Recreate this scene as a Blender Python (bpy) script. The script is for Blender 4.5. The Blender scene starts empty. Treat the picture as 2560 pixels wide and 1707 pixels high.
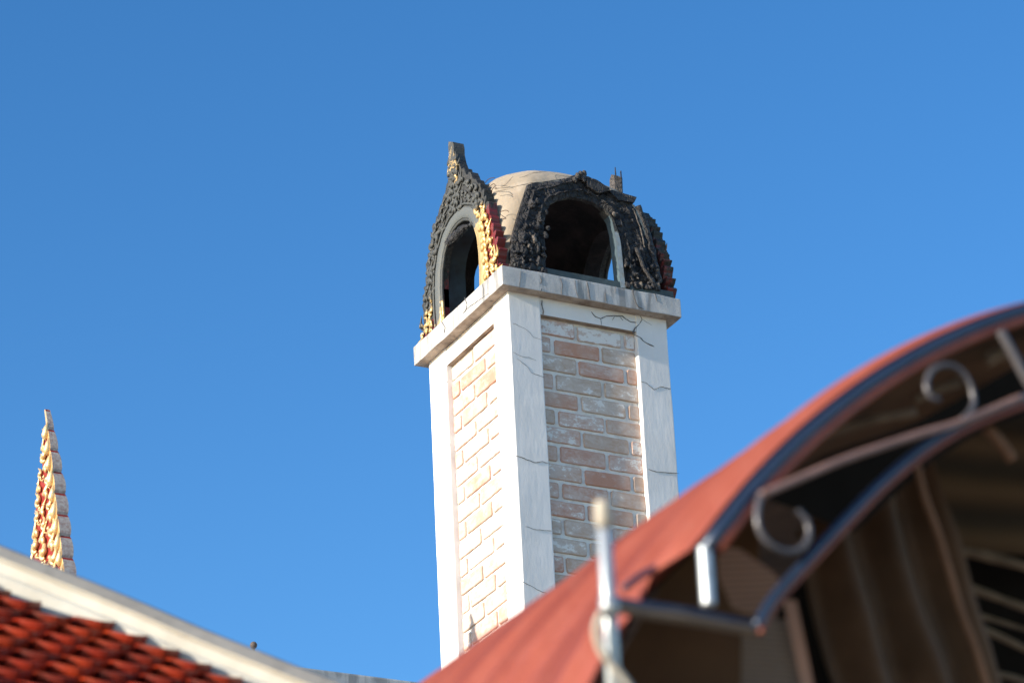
import bpy, bmesh, math, random
import numpy as np
from mathutils import Vector, Matrix, noise
random.seed(11)
R = math.radians
sc = bpy.context.scene

# ------------------------------------------------------------------ camera
ZC = 9.96                         # height of the underside of the chimney cornice
FPX, CX, CY = 8602.0, 1280.0, 853.5
YAW, PITCH, ROLL = 1.077994760552884, 0.443780603731485, -0.05127491586586012
CAM = Vector((-8.005864503370981, -14.927352989489046, ZC - 8.35990884691663))
fw = Vector((math.cos(PITCH)*math.cos(YAW), math.cos(PITCH)*math.sin(YAW), math.sin(PITCH)))
rt0 = Vector((math.sin(YAW), -math.cos(YAW), 0.0)); up0 = rt0.cross(fw)
rt = rt0*math.cos(ROLL) + up0*math.sin(ROLL); up = -rt0*math.sin(ROLL) + up0*math.cos(ROLL)
cd = bpy.data.cameras.new('camera'); cam = bpy.data.objects.new('camera', cd)
sc.collection.objects.link(cam); sc.camera = cam
cam.matrix_world = Matrix(((rt.x, up.x, -fw.x, CAM.x), (rt.y, up.y, -fw.y, CAM.y), (rt.z, up.z, -fw.z, CAM.z), (0, 0, 0, 1)))
cd.sensor_width = 36.0; cd.lens = FPX/2560*36; cd.clip_start = 0.1; cd.clip_end = 4000
cd.dof.use_dof = True; cd.dof.focus_distance = 18.95; cd.dof.aperture_fstop = 3.3

# ------------------------------------------------------------------ world, sun, exposure
SUN_EL, SUN_AZ = 16.3, 183.9      # direction to the sun: angle from +X, counter-clockwise
w = bpy.data.worlds.new('World'); sc.world = w; w.use_nodes = True
nt = w.node_tree; bg = nt.nodes['Background']
sky = nt.nodes.new('ShaderNodeTexSky'); sky.sky_type = 'NISHITA'; sky.sun_disc = False
sky.sun_elevation = R(SUN_EL); sky.sun_rotation = R(90 - SUN_AZ)
sky.air_density = 1.0; sky.dust_density = 0.3; sky.ozone_density = 2.0; sky.altitude = 200
hs = nt.nodes.new('ShaderNodeHueSaturation'); hs.inputs['Saturation'].default_value = 1.18; hs.inputs['Hue'].default_value = 0.501
gmn = nt.nodes.new('ShaderNodeGamma'); gmn.inputs['Gamma'].default_value = 1.3; nt.links.new(sky.outputs[0], gmn.inputs['Color'])
nt.links.new(gmn.outputs[0], hs.inputs['Color']); nt.links.new(hs.outputs[0], bg.inputs['Color'])
bg.inputs['Strength'].default_value = 0.10
sd = bpy.data.lights.new('sun', 'SUN'); sd.energy = 4.4; sd.angle = R(0.5); sd.color = (1.0, 0.91, 0.76)
so = bpy.data.objects.new('sun', sd); sc.collection.objects.link(so)
sv = Vector((math.cos(R(SUN_AZ))*math.cos(R(SUN_EL)), math.sin(R(SUN_AZ))*math.cos(R(SUN_EL)), math.sin(R(SUN_EL))))
so.rotation_euler = sv.to_track_quat('Z', 'Y').to_euler(); so.location = (-10, -5, 20)
sc.view_settings.view_transform = 'Standard'; sc.view_settings.look = 'None'
sc.view_settings.gamma = 1; sc.view_settings.exposure = 0.8

# ------------------------------------------------------------------ helpers
def ray(u, v):
    return rt*((u-CX)/FPX) + up*(-(v-CY)/FPX) + fw
def at(u, v, t): return CAM + ray(u, v)*t
def onp(u, v, ax, val):
    d = ray(u, v); return CAM + d*((val-CAM[ax])/d[ax])
def on_plane(u, v, p0, n):
    d = ray(u, v); return CAM + d*((p0-CAM).dot(n)/d.dot(n))

def tag(o, label, cat, group=None):
    o['label'] = label; o['category'] = cat
    if group: o['group'] = group
    return o
def thing(name, label, cat, loc, group=None):
    o = bpy.data.objects.new(name, None); sc.collection.objects.link(o)
    o.location = loc; o.empty_display_size = 0.2
    return tag(o, label, cat, group)
def mk(name, verts, faces, mat, parent=None, smooth=False, col=None, mats=None, fm=None, label=None):
    """world-space verts -> one mesh object; parent is a root or part placed without rotation"""
    base = Vector((0, 0, 0)); q = parent
    while q is not None: base += q.location; q = q.parent
    me = bpy.data.meshes.new(name)
    own = Vector((0, 0, 0))
    if parent is None and verts: own = Vector(verts[0])
    me.from_pydata([tuple(Vector(v)-base-own) for v in verts], [], faces)
    for m in (mats or [mat]): me.materials.append(m)
    if fm: me.polygons.foreach_set('material_index', fm)
    if smooth: me.polygons.foreach_set('use_smooth', [True]*len(me.polygons))
    if col is not None:
        at_ = me.color_attributes.new('Col', 'FLOAT_COLOR', 'POINT')
        at_.data.foreach_set('color', np.array([(c[0], c[1], c[2], 1.0) for c in col], dtype=np.float32).ravel())
    me.update()
    o = bpy.data.objects.new(name, me); sc.collection.objects.link(o)
    o.location = own
    if parent is not None: o.parent = parent
    if label: o['label'] = label
    return o
class MB:
    def __init__(s): s.v = []; s.f = []; s.c = []; s.m = []
    def add(s, vs, fs, c=(0, 0, 0), m=0):
        n = len(s.v); s.v += [Vector(x) for x in vs]
        s.f += [tuple(i+n for i in f) for f in fs]; s.m += [m]*len(fs)
        s.c += (list(c) if isinstance(c, list) else [c]*len(vs))
    def box(s, lo, hi, c=(0, 0, 0), m=0):
        x0, y0, z0 = lo; x1, y1, z1 = hi
        s.add([(x0,y0,z0),(x1,y0,z0),(x1,y1,z0),(x0,y1,z0),(x0,y0,z1),(x1,y0,z1),(x1,y1,z1),(x0,y1,z1)],
              [(0,3,2,1),(4,5,6,7),(0,1,5,4),(1,2,6,5),(2,3,7,6),(3,0,4,7)], c, m)
    def tube(s, pts, rad, n=10, c=(0, 0, 0), flat=1.0, nrm=None, cap=True):
        pts = [Vector(p) for p in pts]; N = len(pts)
        if not hasattr(rad, '__len__'): rad = [rad]*N
        vs = []; prev = None
        for i, p in enumerate(pts):
            t = (pts[min(i+1, N-1)] - pts[max(i-1, 0)]).normalized()
            if nrm is not None: b = Vector(nrm)
            else:
                b = prev if prev is not None else (Vector((0, 0, 1)) if abs(t.z) < .9 else Vector((1, 0, 0)))
            b = (b - t*b.dot(t)).normalized(); prev = b; a = t.cross(b)
            for k in range(n):
                th = 2*math.pi*k/n
                vs.append(p + a*(rad[i]*math.cos(th)) + b*(rad[i]*flat*math.sin(th)))
        fs = [(i*n+k, i*n+(k+1) % n, (i+1)*n+(k+1) % n, (i+1)*n+k) for i in range(N-1) for k in range(n)]
        if cap: fs += [tuple(range(n-1, -1, -1)), tuple((N-1)*n+k for k in range(n))]
        s.add(vs, fs, c)
    def build(s, name, mat, parent=None, smooth=False, mats=None, label=None):
        return mk(name, s.v, s.f, mat, parent, smooth, s.c, mats, s.m if mats else None, label)
def bevel_obj(o, width, seg=2, ang=40):
    bm = bmesh.new(); bm.from_mesh(o.data)
    bmesh.ops.recalc_face_normals(bm, faces=bm.faces)
    es = [e for e in bm.edges if len(e.link_faces) == 2 and e.calc_face_angle(0) > R(ang)]
    bmesh.ops.bevel(bm, geom=es, offset=width, segments=seg, profile=.6, affect='EDGES', clamp_overlap=True)
    bm.to_mesh(o.data); bm.free()
def fbm(p, o=4): return noise.fractal(p, 1.0, 2.0, o, noise_basis='PERLIN_ORIGINAL')
def smooth_path(pts, n=60):
    """Catmull-Rom through pts"""
    P = [Vector(p) for p in pts]; P = [P[0]*2-P[1]] + P + [P[-1]*2-P[-2]]
    out = []; m = len(P)-3
    for k in range(n):
        f = k/(n-1)*m; i = min(int(f), m-1); t = f-i
        a, b, c, d = P[i], P[i+1], P[i+2], P[i+3]
        out.append(0.5*((2*b) + (c-a)*t + (2*a-5*b+4*c-d)*t*t + (3*b-a-3*c+d)*t*t*t))
    return out

# ------------------------------------------------------------------ materials
class NT:
    def __init__(s, name):
        s.m = bpy.data.materials.new(name); s.m.use_nodes = True
        s.t = s.m.node_tree; s.b = s.t.nodes['Principled BSDF']
        s.tc = s.t.nodes.new('ShaderNodeTexCoord')
    def n(s, k, **kw):
        x = s.t.nodes.new(k)
        for a, b in kw.items(): setattr(x, a, b)
        return x
    def l(s, a, b): s.t.links.new(a, b)
    def noise(s, scale, detail=4, rough=.55, vec=None, dist=0.0):
        x = s.n('ShaderNodeTexNoise'); x.inputs['Scale'].default_value = scale
        x.inputs['Detail'].default_value = detail; x.inputs['Roughness'].default_value = rough
        x.inputs['Distortion'].default_value = dist
        s.l(vec or s.tc.outputs['Object'], x.inputs['Vector']); return x.outputs['Fac']
    def mapped(s, scale, loc=(0, 0, 0)):
        x = s.n('ShaderNodeMapping'); x.inputs['Scale'].default_value = scale; x.inputs['Location'].default_value = loc
        s.l(s.tc.outputs['Object'], x.inputs['Vector']); return x.outputs[0]
    def ramp(s, fac, a, b, ca=(0, 0, 0, 1), cb=(1, 1, 1, 1)):
        x = s.n('ShaderNodeValToRGB'); e = x.color_ramp.elements
        e[0].position = a; e[1].position = b; e[0].color = ca; e[1].color = cb
        s.l(fac, x.inputs[0]); return x.outputs[0]
    def mix(s, fac, a, b, mode='MIX'):
        x = s.n('ShaderNodeMix', data_type='RGBA', blend_type=mode)
        for v, i in ((fac, 0), (a, 6), (b, 7)):
            if isinstance(v, (int, float)): x.inputs[i].default_value = v
            elif isinstance(v, tuple): x.inputs[i].default_value = v if len(v) == 4 else (*v, 1)
            else: s.l(v, x.inputs[i])
        return x.outputs[2]
    def math(s, op, a, b=0.0, clamp=False):
        x = s.n('ShaderNodeMath', operation=op, use_clamp=clamp)
        for v, i in ((a, 0), (b, 1)):
            if isinstance(v, (int, float)): x.inputs[i].default_value = v
            else: s.l(v, x.inputs[i])
        return x.outputs[0]
    def attr(s):
        a = s.n('ShaderNodeAttribute'); a.attribute_name = 'Col'
        x = s.n('ShaderNodeSeparateColor'); s.l(a.outputs['Color'], x.inputs[0]); return x.outputs
    def bump(s, h, strength=.5, dist=.01, prev=None):
        x = s.n('ShaderNodeBump'); x.inputs['Strength'].default_value = strength; x.inputs['Distance'].default_value = dist
        s.l(h, x.inputs['Height'])
        if prev: s.l(prev, x.inputs['Normal'])
        s.l(x.outputs[0], s.b.inputs['Normal']); return x.outputs[0]
    def set(s, color=None, rough=None, metal=None, spec=None):
        for v, k in ((color, 'Base Color'), (rough, 'Roughness'), (metal, 'Metallic'), (spec, 'Specular IOR Level')):
            if v is None: continue
            if isinstance(v, tuple): s.b.inputs[k].default_value = v if len(v) == 4 else (*v, 1)
            elif isinstance(v, (int, float)): s.b.inputs[k].default_value = v
            else: s.l(v, s.b.inputs[k])
        return s.m

def m_plaster():
    t = NT('white_painted_plaster')
    big = t.ramp(t.noise(3.0, 5, .6), .42, .72)
    fine = t.noise(60, 4, .7)
    strk = t.ramp(t.noise(1, 5, .6, t.mapped((9, 9, .8))), .52, .75)
    c = t.mix(big, (.78, .75, .735), (.69, .665, .65))
    c = t.mix(t.math('MULTIPLY', strk, .15), c, (.55, .52, .50))
    rough_h = t.noise(1, 6, .65, t.mapped((22, 22, 7)))
    t.bump(fine, .25, .002, t.bump(rough_h, .4, .005))
    return t.set(c, .75, spec=.25)
def m_cornice():
    t = NT('weathered_concrete_cornice')
    v = t.mapped((7, 7, .9))
    drip = t.ramp(t.noise(1.6, 5, .6, v, .6), .53, .60)
    fine = t.noise(130, 4, .8)
    speck = t.ramp(fine, .42, .62)
    blot = t.ramp(t.noise(5, 6, .65), .45, .7)
    c = t.mix(blot, (.53, .515, .505), (.40, .39, .385))
    c = t.mix(t.math('MULTIPLY', speck, .35), c, (.27, .265, .265))
    c = t.mix(t.math('MULTIPLY', drip, .6), c, (.17, .165, .16))
    t.bump(fine, .5, .003, t.bump(t.noise(9, 5), .5, .008))
    return t.set(c, .9, spec=.2)
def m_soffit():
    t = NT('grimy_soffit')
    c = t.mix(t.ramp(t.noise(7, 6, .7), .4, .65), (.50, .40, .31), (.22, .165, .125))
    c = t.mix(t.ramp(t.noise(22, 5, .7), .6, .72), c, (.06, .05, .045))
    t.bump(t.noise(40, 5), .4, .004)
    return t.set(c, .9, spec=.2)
def m_brick():
    t = NT('whitewashed_brick')
    r, g, b = t.attr()[:3]          # r tone, g wash coverage, b edge
    tone = t.n('ShaderNodeValToRGB'); e = tone.color_ramp.elements
    e[0].position = 0; e[0].color = (.47, .335, .25, 1); e[1].position = 1; e[1].color = (.53, .285, .20, 1)
    for p, cc in ((.25, (.49, .355, .27, 1)), (.5, (.53, .335, .25, 1)), (.8, (.51, .26, .185, 1))):
        x = e.new(p); x.color = cc
    t.l(r, tone.inputs[0])
    n1 = t.noise(16, 7, .68, t.mapped((1, 1, 1.7)), .3); n2 = t.noise(75, 4, .7)
    soft = t.noise(7, 3, .5)
    base = t.mix(t.math('MULTIPLY', t.ramp(soft, .38, .7), .5), tone.outputs[0], (.56, .50, .45))
    base = t.mix(t.math('MULTIPLY', t.ramp(n2, .5, .75), .35), base, (.33, .17, .12))
    # crisp flaking wash
    s1 = t.math('ADD', t.math('MULTIPLY', n1, .75), t.math('MULTIPLY', n2, .25))
    s2 = t.math('ADD', s1, t.math('MULTIPLY', t.math('SUBTRACT', g, .5), .42))
    s3 = t.math('SUBTRACT', s2, t.math('MULTIPLY', b, .12))
    wash = t.ramp(s3, .515, .545)
    thin = t.math('MULTIPLY', t.ramp(s3, .34, .56), .62)
    c = t.mix(thin, base, (.70, .645, .60)); c = t.mix(t.math('MULTIPLY', wash, .85), c, (.77, .735, .70))
    t.bump(n2, .5, .003, t.bump(wash, .35, .002))
    return t.set(c, .85, spec=.2)
def m_mortar():
    t = NT('painted_mortar')
    c = t.mix(t.ramp(t.noise(14, 5, .6), .45, .7), (.79, .745, .70), (.64, .58, .53))
    t.bump(t.noise(60, 5, .7), .6, .005, t.bump(t.noise(12, 4), .6, .01))
    return t.set(c, .85, spec=.2)
def m_dome():
    t = NT('bare_cement_dome')
    c = t.mix(t.ramp(t.noise(3.5, 6, .6, dist=.5), .35, .68), (.42, .345, .265), (.32, .26, .195))
    c = t.mix(t.ramp(t.noise(9, 5, .6), .55, .75), c, (.48, .40, .32))
    c = t.mix(t.math('MULTIPLY', t.ramp(t.noise(1.6, 5, .6, t.mapped((6, 6, 1))), .55, .72), .4), c, (.20, .15, .12))
    c = t.mix(t.math('MULTIPLY', t.ramp(t.noise(90, 4, .8), .6, .75), .35), c, (.22, .17, .13))
    t.bump(t.noise(55, 6, .7), .5, .003, t.bump(t.noise(6, 5), .6, .015))
    return t.set(c, .9, spec=.2)
def m_soot():
    t = NT('sooted_inner_wall')
    c = t.mix(t.ramp(t.noise(6, 6, .65), .4, .7), (.012, .011, .012), (.045, .032, .03))
    t.bump(t.noise(30, 6, .7), .8, .01)
    return t.set(c, .85, spec=.2)
def m_char():
    t = NT('charred_crust')
    n1 = t.noise(14, 8, .7, dist=.4); n2 = t.noise(60, 6, .75)
    c = t.mix(t.ramp(n1, .40, .62), (.010, .010, .013), (.050, .046, .048))
    c = t.mix(t.ramp(n2, .60, .72), c, (.13, .105, .085))
    a = t.attr()
    c = t.mix(a[0], c, (.30, .24, .19))
    v = t.n('ShaderNodeTexVoronoi', feature='DISTANCE_TO_EDGE'); v.inputs['Scale'].default_value = 26
    t.l(t.tc.outputs['Object'], v.inputs['Vector'])
    t.bump(n2, .9, .012, t.bump(t.ramp(v.outputs['Distance'], 0, .12), .8, .012))
    return t.set(c, .6, spec=.45)
def m_gilt(name='burnt_gilding', gold=(.74, .52, .23), clean=0.0):
    t = NT(name)
    a = t.attr()                 # r burn, g recess(red), b ash
    n1 = t.noise(26, 6, .7); n2 = t.noise(90, 5, .7)
    g = t.mix(t.ramp(n1, .4, .7), (*gold, 1), (gold[0]*.86, gold[1]*.72, gold[2]*.55, 1))
    red = t.mix(t.ramp(n2, .48, .66), (.17, .018, .016), (.10, .03, .032))
    c = t.mix(a[1], g, red)
    k = t.ramp(t.math('ADD', a[0], t.math('MULTIPLY', t.math('SUBTRACT', n1, .5), 1.1)), .42, .58)
    ch = t.mix(t.ramp(n2, .45, .68), (.016, .016, .016), (.075, .07, .06))
    ch = t.mix(a[2], ch, (.105, .112, .11))
    c = t.mix(k, c, ch)
    met = t.math('MULTIPLY', t.math('SUBTRACT', 1.0, k, True), t.math('SUBTRACT', 1.0, a[1], True))
    t.bump(n2, .5, .003, t.bump(n1, .4, .006))
    return t.set(c, t.math('ADD', .34, t.math('MULTIPLY', k, .3)), t.math('MULTIPLY', met, .45), .5)
def m_flat(name, col, rough=.6, metal=0, var=.25, bump=.3, scale=20, spec=.4, col2=None):
    t = NT(name)
    c2 = col2 or tuple(x*(1-var) for x in col)
    c = t.mix(t.ramp(t.noise(scale, 5, .6), .35, .7), tuple(col), tuple(c2))
    t.bump(t.noise(scale*3, 4, .6), bump, .003)
    return t.set(c, rough, metal, spec)
def m_tile():
    t = NT('glazed_roof_tile')
    a = t.attr()
    c = t.mix(a[0], (.26, .021, .008), (.09, .010, .006))
    c = t.mix(t.ramp(t.noise(6, 5), .45, .7), c, (.33, .036, .009))
    t.bump(t.noise(25, 4), .25, .004)
    return t.set(c, .3, 0, .35)
def m_sheet():
    t = NT('red_painted_metal_sheet')
    c = t.mix(t.ramp(t.noise(2.5, 5, .6), .35, .7), (.285, .068, .042), (.24, .054, .034))
    c = t.mix(t.math('MULTIPLY', t.ramp(t.noise(1, 5, .6, t.mapped((14, 1.5, 1.5))), .5, .7), .35), c, (.33, .10, .07))
    c = t.mix(t.math('MULTIPLY', t.ramp(t.noise(1, 3, .5, t.mapped((.25, 9, .25))), .50, .60), .75), c, (.17, .034, .024))
    c = t.mix(t.math('MULTIPLY', t.ramp(t.noise(11, 7, .75), .58, .74), .3), c, (.36, .16, .12))
    return t.set(c, .6, 0, .3)
def m_galv():
    t = NT('galvanised_steel')
    c = t.mix(t.ramp(t.noise(18, 5), .4, .7), (.50, .52, .53), (.34, .36, .38))
    return t.set(c, .38, .55, .5)
PL, CO, SF, BR, MO, DM, ST, CH = m_plaster(), m_cornice(), m_soffit(), m_brick(), m_mortar(), m_dome(), m_soot(), m_char()
GB = m_gilt(); GC = m_gilt('clean_gilding', (.80, .58, .30))
CRK = m_flat('crack_dark', (.13, .12, .115), .95, 0, .2, 0)
TEAL = m_flat('sooty_teal_paint', (.075, .10, .105), .7, 0, .5, .5, 14)
LIN = m_gilt('smoked_plaster_lining', (.34, .37, .37))
BLK = m_flat('black_painted_steel', (.032, .047, .085), .34, .3, .2, .1, 10, .6)
GALV = m_galv(); SHT = m_sheet(); TILE = m_tile()

# ------------------------------------------------------------------ ground
g = 700.0
gm = NT('dry_ground'); gc = gm.mix(gm.ramp(gm.noise(.3, 6), .4, .65), (.34, .28, .21), (.24, .19, .14))
mk('ground', [(-g, -g, 0), (g, -g, 0), (g, g, 0), (-g, g, 0)], [(0, 1, 2, 3)], gm.set(gc, .9))['kind'] = 'structure'

# ------------------------------------------------------------------ temple hall under the chimney (only its parapet shows)
HZ = ZC - 2.588
hall = thing('crematorium_hall', 'pale concrete hall parapet behind the white ridge at the foot of the brick chimney', 'building', (0.5, .9, 0))
b = MB(); b.box((-3.1, -.5, 0), (3.4, 3.2, HZ-.16)); b.build('wall', PL, hall)
b = MB(); b.box((-3.2, -.6, HZ-.156), (3.5, 3.3, HZ)); o = b.build('parapet_ledge', CO, hall); bevel_obj(o, .01)

# ------------------------------------------------------------------ chimney
D = .0323; P1, P2, PA, PB = .197, .186, .198, .217
OV, HC = .0633, .1172
ch = thing('brick_chimney', 'tall square chimney of whitewashed brick with white corner piers and burnt arched top', 'chimney', (.5, .5, HZ+.002))
z0 = HZ + .004
def pier(x0, x1, y0, y1):
    b = MB(); b.box((x0, y0, z0), (x1, y1, ZC)); o = b.build('corner_pier', PL, ch)
    bm = bmesh.new(); bm.from_mesh(o.data)
    bmesh.ops.recalc_face_normals(bm, faces=bm.faces)
    es = [e for e in bm.edges if abs(e.verts[0].co.z-e.verts[1].co.z) > .5]
    bmesh.ops.bevel(bm, geom=es, offset=.007, segments=3, profile=.6, affect='EDGES')
    for k in range(1, 40):
        zz = k*(ZC-z0)/40 + z0 - ch.location.z
        bmesh.ops.bisect_plane(bm, geom=bm.verts[:]+bm.edges[:]+bm.faces[:], plane_co=(0, 0, zz), plane_no=(0, 0, 1))
    for v in bm.verts:
        q = v.co*2.3; v.co += Vector((noise.noise(q), noise.noise(q+Vector((9, 3, 1))), 0))*.0028
        q = v.co*11; v.co += Vector((noise.noise(q), noise.noise(q+Vector((9, 3, 1))), 0))*.0012
    bm.to_mesh(o.data); bm.free(); return o
pier(0, P1, 0, P2); pier(1-PA, 1, 0, P1); pier(0, P1, 1-PB, 1); pier(1-PA, 1, 1-PB, 1)

def brick_panel(org, du, L, out, j_odd, j_even, seed, wash):
    """org: world point at the panel's start (u=0,z=ZC); du: unit along; out: outward normal; L width"""
    rnd = random.Random(seed); du = Vector(du); out = Vector(out); org = Vector(org)
    H = .10778; zb = ZC - .20538
    b = MB()
    p = lambda u, z, d: Vector((org.x, org.y, 0)) + du*u + out*d + Vector((0, 0, z))
    # mortar bed, gridded and slightly uneven
    nu, nz = 24, 110; vs = []
    for i in range(nu+1):
        for j in range(nz+1):
            u = -.004 + (L+.008)*i/nu; z = z0 + (ZC-z0)*j/nz
            vs.append(p(u, z, -.009 + .004*noise.noise(Vector((u*18+seed, z*18, 0)))))
    fs = [(i*(nz+1)+j, (i+1)*(nz+1)+j, (i+1)*(nz+1)+j+1, i*(nz+1)+j+1) for i in range(nu) for j in range(nz)]
    flip = du.cross(Vector((0, 0, 1))).dot(out) < 0
    if flip: fs = [f[::-1] for f in fs]
    b.add(vs, fs, (0, 0, 0), 0)
    k = -1; z = zb + H
    while z > z0 + H:
        z = zb - k*H
        js = [j + .0*rnd.random() for j in (j_odd if k % 2 == 0 else j_even)]
        edges = [-.03] + js + [L+.03]
        for a, c in zip(edges[:-1], edges[1:]):
            u0 = max(a+.010+rnd.uniform(-.003, .004), .001); u1 = min(c-.010+rnd.uniform(-.004, .003), L-.001)
            if u1-u0 < .015: continue
            zl = z + rnd.uniform(-.003, .003); zh = z + H - .020 + rnd.uniform(-.005, .004)
            tilt = rnd.uniform(-.012, .012)
            tone = rnd.random(); ws = min(1, max(0, wash + rnd.uniform(-.24, .24) + (.28 if k == 0 else 0)))
            d = rnd.uniform(-.0015, .002)
            # outline with small rounding + wobble
            pts = []
            rr = .007; nx = max(3, int((u1-u0)/.02)); ny = 4
            for q in range(nx+1): pts.append((u0+rr+(u1-u0-2*rr)*q/nx, zl))
            for q in range(ny+1): pts.append((u1, zl+rr+(zh-zl-2*rr)*q/ny))
            for q in range(nx+1): pts.append((u1-rr-(u1-u0-2*rr)*q/nx, zh))
            for q in range(ny+1): pts.append((u0, zh-rr-(zh-zl-2*rr)*q/ny))
            cu, cz = (u0+u1)/2, (zl+zh)/2
            def w(pt, ins, dd, amp):
                u, zz = pt; lu = max(abs(u-cu), 1e-4); 
                wob = amp*noise.noise(Vector((u*55, zz*55, seed+dd*100)))
                uu = u - math.copysign(min(ins, lu*.8), u-cu) * (1 if abs(u-cu) > (u1-u0)/2-.009 else 0) + wob
                zz2 = zz - math.copysign(ins, zz-cz) * (1 if abs(zz-cz) > (zh-zl)/2-.009 else 0) + wob
                return p(uu, zz2 + (uu-cu)*tilt, dd+d)
            n = len(pts)
            r0 = [w(q, 0, -.012, .002) for q in pts]; r1 = [w(q, 0, -.003, .002) for q in pts]
            r2 = [w(q, .0028, .0, .0018) for q in pts]; r3 = [w(q, .009, .0, .001) for q in pts]
            vs = r0+r1+r2+r3
            cols = [(tone, ws, 1.0)]*(2*n) + [(tone, ws, 1.0)]*n + [(tone, ws, 0.0)]*n
            fs = []
            for rr_ in range(3):
                for q in range(n):
                    q2 = (q+1) % n
                    fs.append((rr_*n+q, rr_*n+q2, (rr_+1)*n+q2, (rr_+1)*n+q))
            fs.append(tuple(3*n+q for q in range(n)))
            if flip: fs = [f[::-1] for f in fs]
            b.add(vs, fs, cols, 1)
        k += 1
    return b.build('brick_panel', None, ch, mats=[MO, BR])
LR = 1-PA-P1; LL = 1-PB-P2
brick_panel((P1, D, 0), (1, 0, 0), LR, (0, -1, 0), [.232, .532], [.083, .384], 3, .33)
brick_panel((D, P2, 0), (0, 1, 0), LL, (-1, 0, 0), [.015, .325], [.180, .500], 5, .40)
brick_panel((1-D, P1, 0), (0, 1, 0), 1-PB-P1, (1, 0, 0), [.232, .532], [.083, .384], 7, .5)
brick_panel((P1, 1-D, 0), (1, 0, 0), LR, (0, 1, 0), [.232, .532], [.083, .384], 9, .5)
# friezes: white face, grimy underside
def frieze(lo, hi):
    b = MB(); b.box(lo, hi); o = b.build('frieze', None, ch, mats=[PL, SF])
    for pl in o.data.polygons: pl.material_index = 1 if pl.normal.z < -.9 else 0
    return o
FZ = ZC - .104
frieze((P1+.001, .005, FZ), (1-PA-.001, D+.02, ZC-.001)); frieze((.005, P2+.001, FZ-.003), (D+.02, 1-PB-.001, ZC-.001))
frieze((1-D-.02, P1+.001, FZ), (.995, 1-PB-.001, ZC-.001)); frieze((P1+.001, 1-D-.02, FZ), (1-PA-.001, .995, ZC-.001))
b = MB(); b.box((D+.022, D+.022, z0), (1-D-.022, 1-D-.022, ZC-.003)); b.build('core', MO, ch)
# cornice slab
def make_cornice():
    bm = bmesh.new(); bmesh.ops.create_cube(bm, size=1)
    for v in bm.verts:
        v.co = Vector(((-OV, 1+OV)[v.co.x > 0], (-OV, 1+OV)[v.co.y > 0], (ZC, ZC+HC)[v.co.z > 0]))
    bmesh.ops.bevel(bm, geom=bm.edges[:], offset=.005, segments=2, profile=.6, affect='EDGES')
    for ax in (0, 1):
        for k in range(1, 30):
            co = [0, 0, 0]; no = [0, 0, 0]; co[ax] = -OV+(1+2*OV)*k/30; no[ax] = 1
            bmesh.ops.bisect_plane(bm, geom=bm.verts[:]+bm.edges[:]+bm.faces[:], plane_co=co, plane_no=no)
    for v in bm.verts:
        v.co += Vector((noise.noise(v.co*9), noise.noise(v.co*9+Vector((4, 0, 0))), noise.noise(v.co*7+Vector((0, 4, 0)))))*.0035
        v.co.z = max(v.co.z, ZC) if v.co.z < ZC+.01 else v.co.z
    bmesh.ops.recalc_face_normals(bm, faces=bm.faces)
    vs = [v.co.copy() for v in bm.verts]; bm.verts.index_update(); fs = [tuple(v.index for v in f.verts) for f in bm.faces]
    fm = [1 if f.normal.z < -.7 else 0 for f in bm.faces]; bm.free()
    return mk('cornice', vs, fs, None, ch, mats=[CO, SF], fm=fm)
cornice = make_cornice()

# cracks: thin dark strips lying on the faces, children of the chimney
def crack(pts, plane, name='crack', wdt=.0024, parent=ch):
    wdt = wdt*(.5 if name == 'crack' and wdt < .0038 else .85)
    """pts in photo pixels on plane (axis,value)"""
    ax, val = plane
    sgn = -1
    P = [onp(u, v, ax, val) for u, v in pts]; Q = []
    for a, c in zip(P[:-1], P[1:]):
        n = max(2, int((c-a).length/.012))
        for i in range(n):
            q = a.lerp(c, i/n)
            j = .0045*noise.noise(q*40) ; q = q + Vector((0 if ax == 0 else j*.6, 0 if ax == 1 else j*.6, j)); q[ax] = val-.0022
            Q.append(q)
    Q.append(P[-1]); Q[-1][ax] = val-.0022
    vs = []; 
    for i, q in enumerate(Q):
        t = (Q[min(i+1, len(Q)-1)]-Q[max(i-1, 0)]).normalized()
        nrm = Vector((0, 0, 0)); nrm[ax] = 1
        s = t.cross(nrm).normalized()
        ww = wdt*(.35+.65*abs(noise.noise(q*30))*1.6)*(.35 if i in (0, len(Q)-1) else 1)
        vs += [q-s*ww, q+s*ww, q+s*ww-nrm*(-.003), q-s*ww-nrm*(-.003)]
    fs = []
    for i in range(len(Q)-1):
        a = i*4; fs += [(a, a+1, a+5, a+4), (a+1, a+2, a+6, a+5), (a+3, a, a+4, a+7)]
    return mk(name, vs, fs, CRK, parent)
F0, L0 = (1, 0.0), (0, 0.0)
Rc = lambda l: [(1340+x/7.127, 780+y/7.127) for x, y in l]
C4 = lambda l: [(1010+x/2.904, 640+y/2.904) for x, y in l]
C5 = lambda l: [(1050+x/2.6134, 1100+y/2.6134) for x, y in l]
crack(C4([(790, 490), (850, 515), (900, 545), (940, 590), (1008, 610)]), F0, wdt=.0016)
crack(C4([(790, 700), (850, 730), (905, 735), (960, 760)]), F0, wdt=.0014)
crack(C4([(820, 745), (880, 790), (930, 850), (1015, 880)]), F0, wdt=.0022)
crack(C4([(1665, 570), (1710, 590), (1760, 635), (1815, 657)]), F0, wdt=.004)
crack(C4([(1720, 908), (1765, 925), (1815, 970), (1860, 950), (1935, 963)]), F0, wdt=.0028)
crack(C5([(632, 100), (680, 120), (750, 145), (800, 140), (838, 148)]), F0, wdt=.0028)
crack(C5([(1492, 190), (1540, 205), (1600, 210), (1692, 218)]), F0, wdt=.0028)
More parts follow.
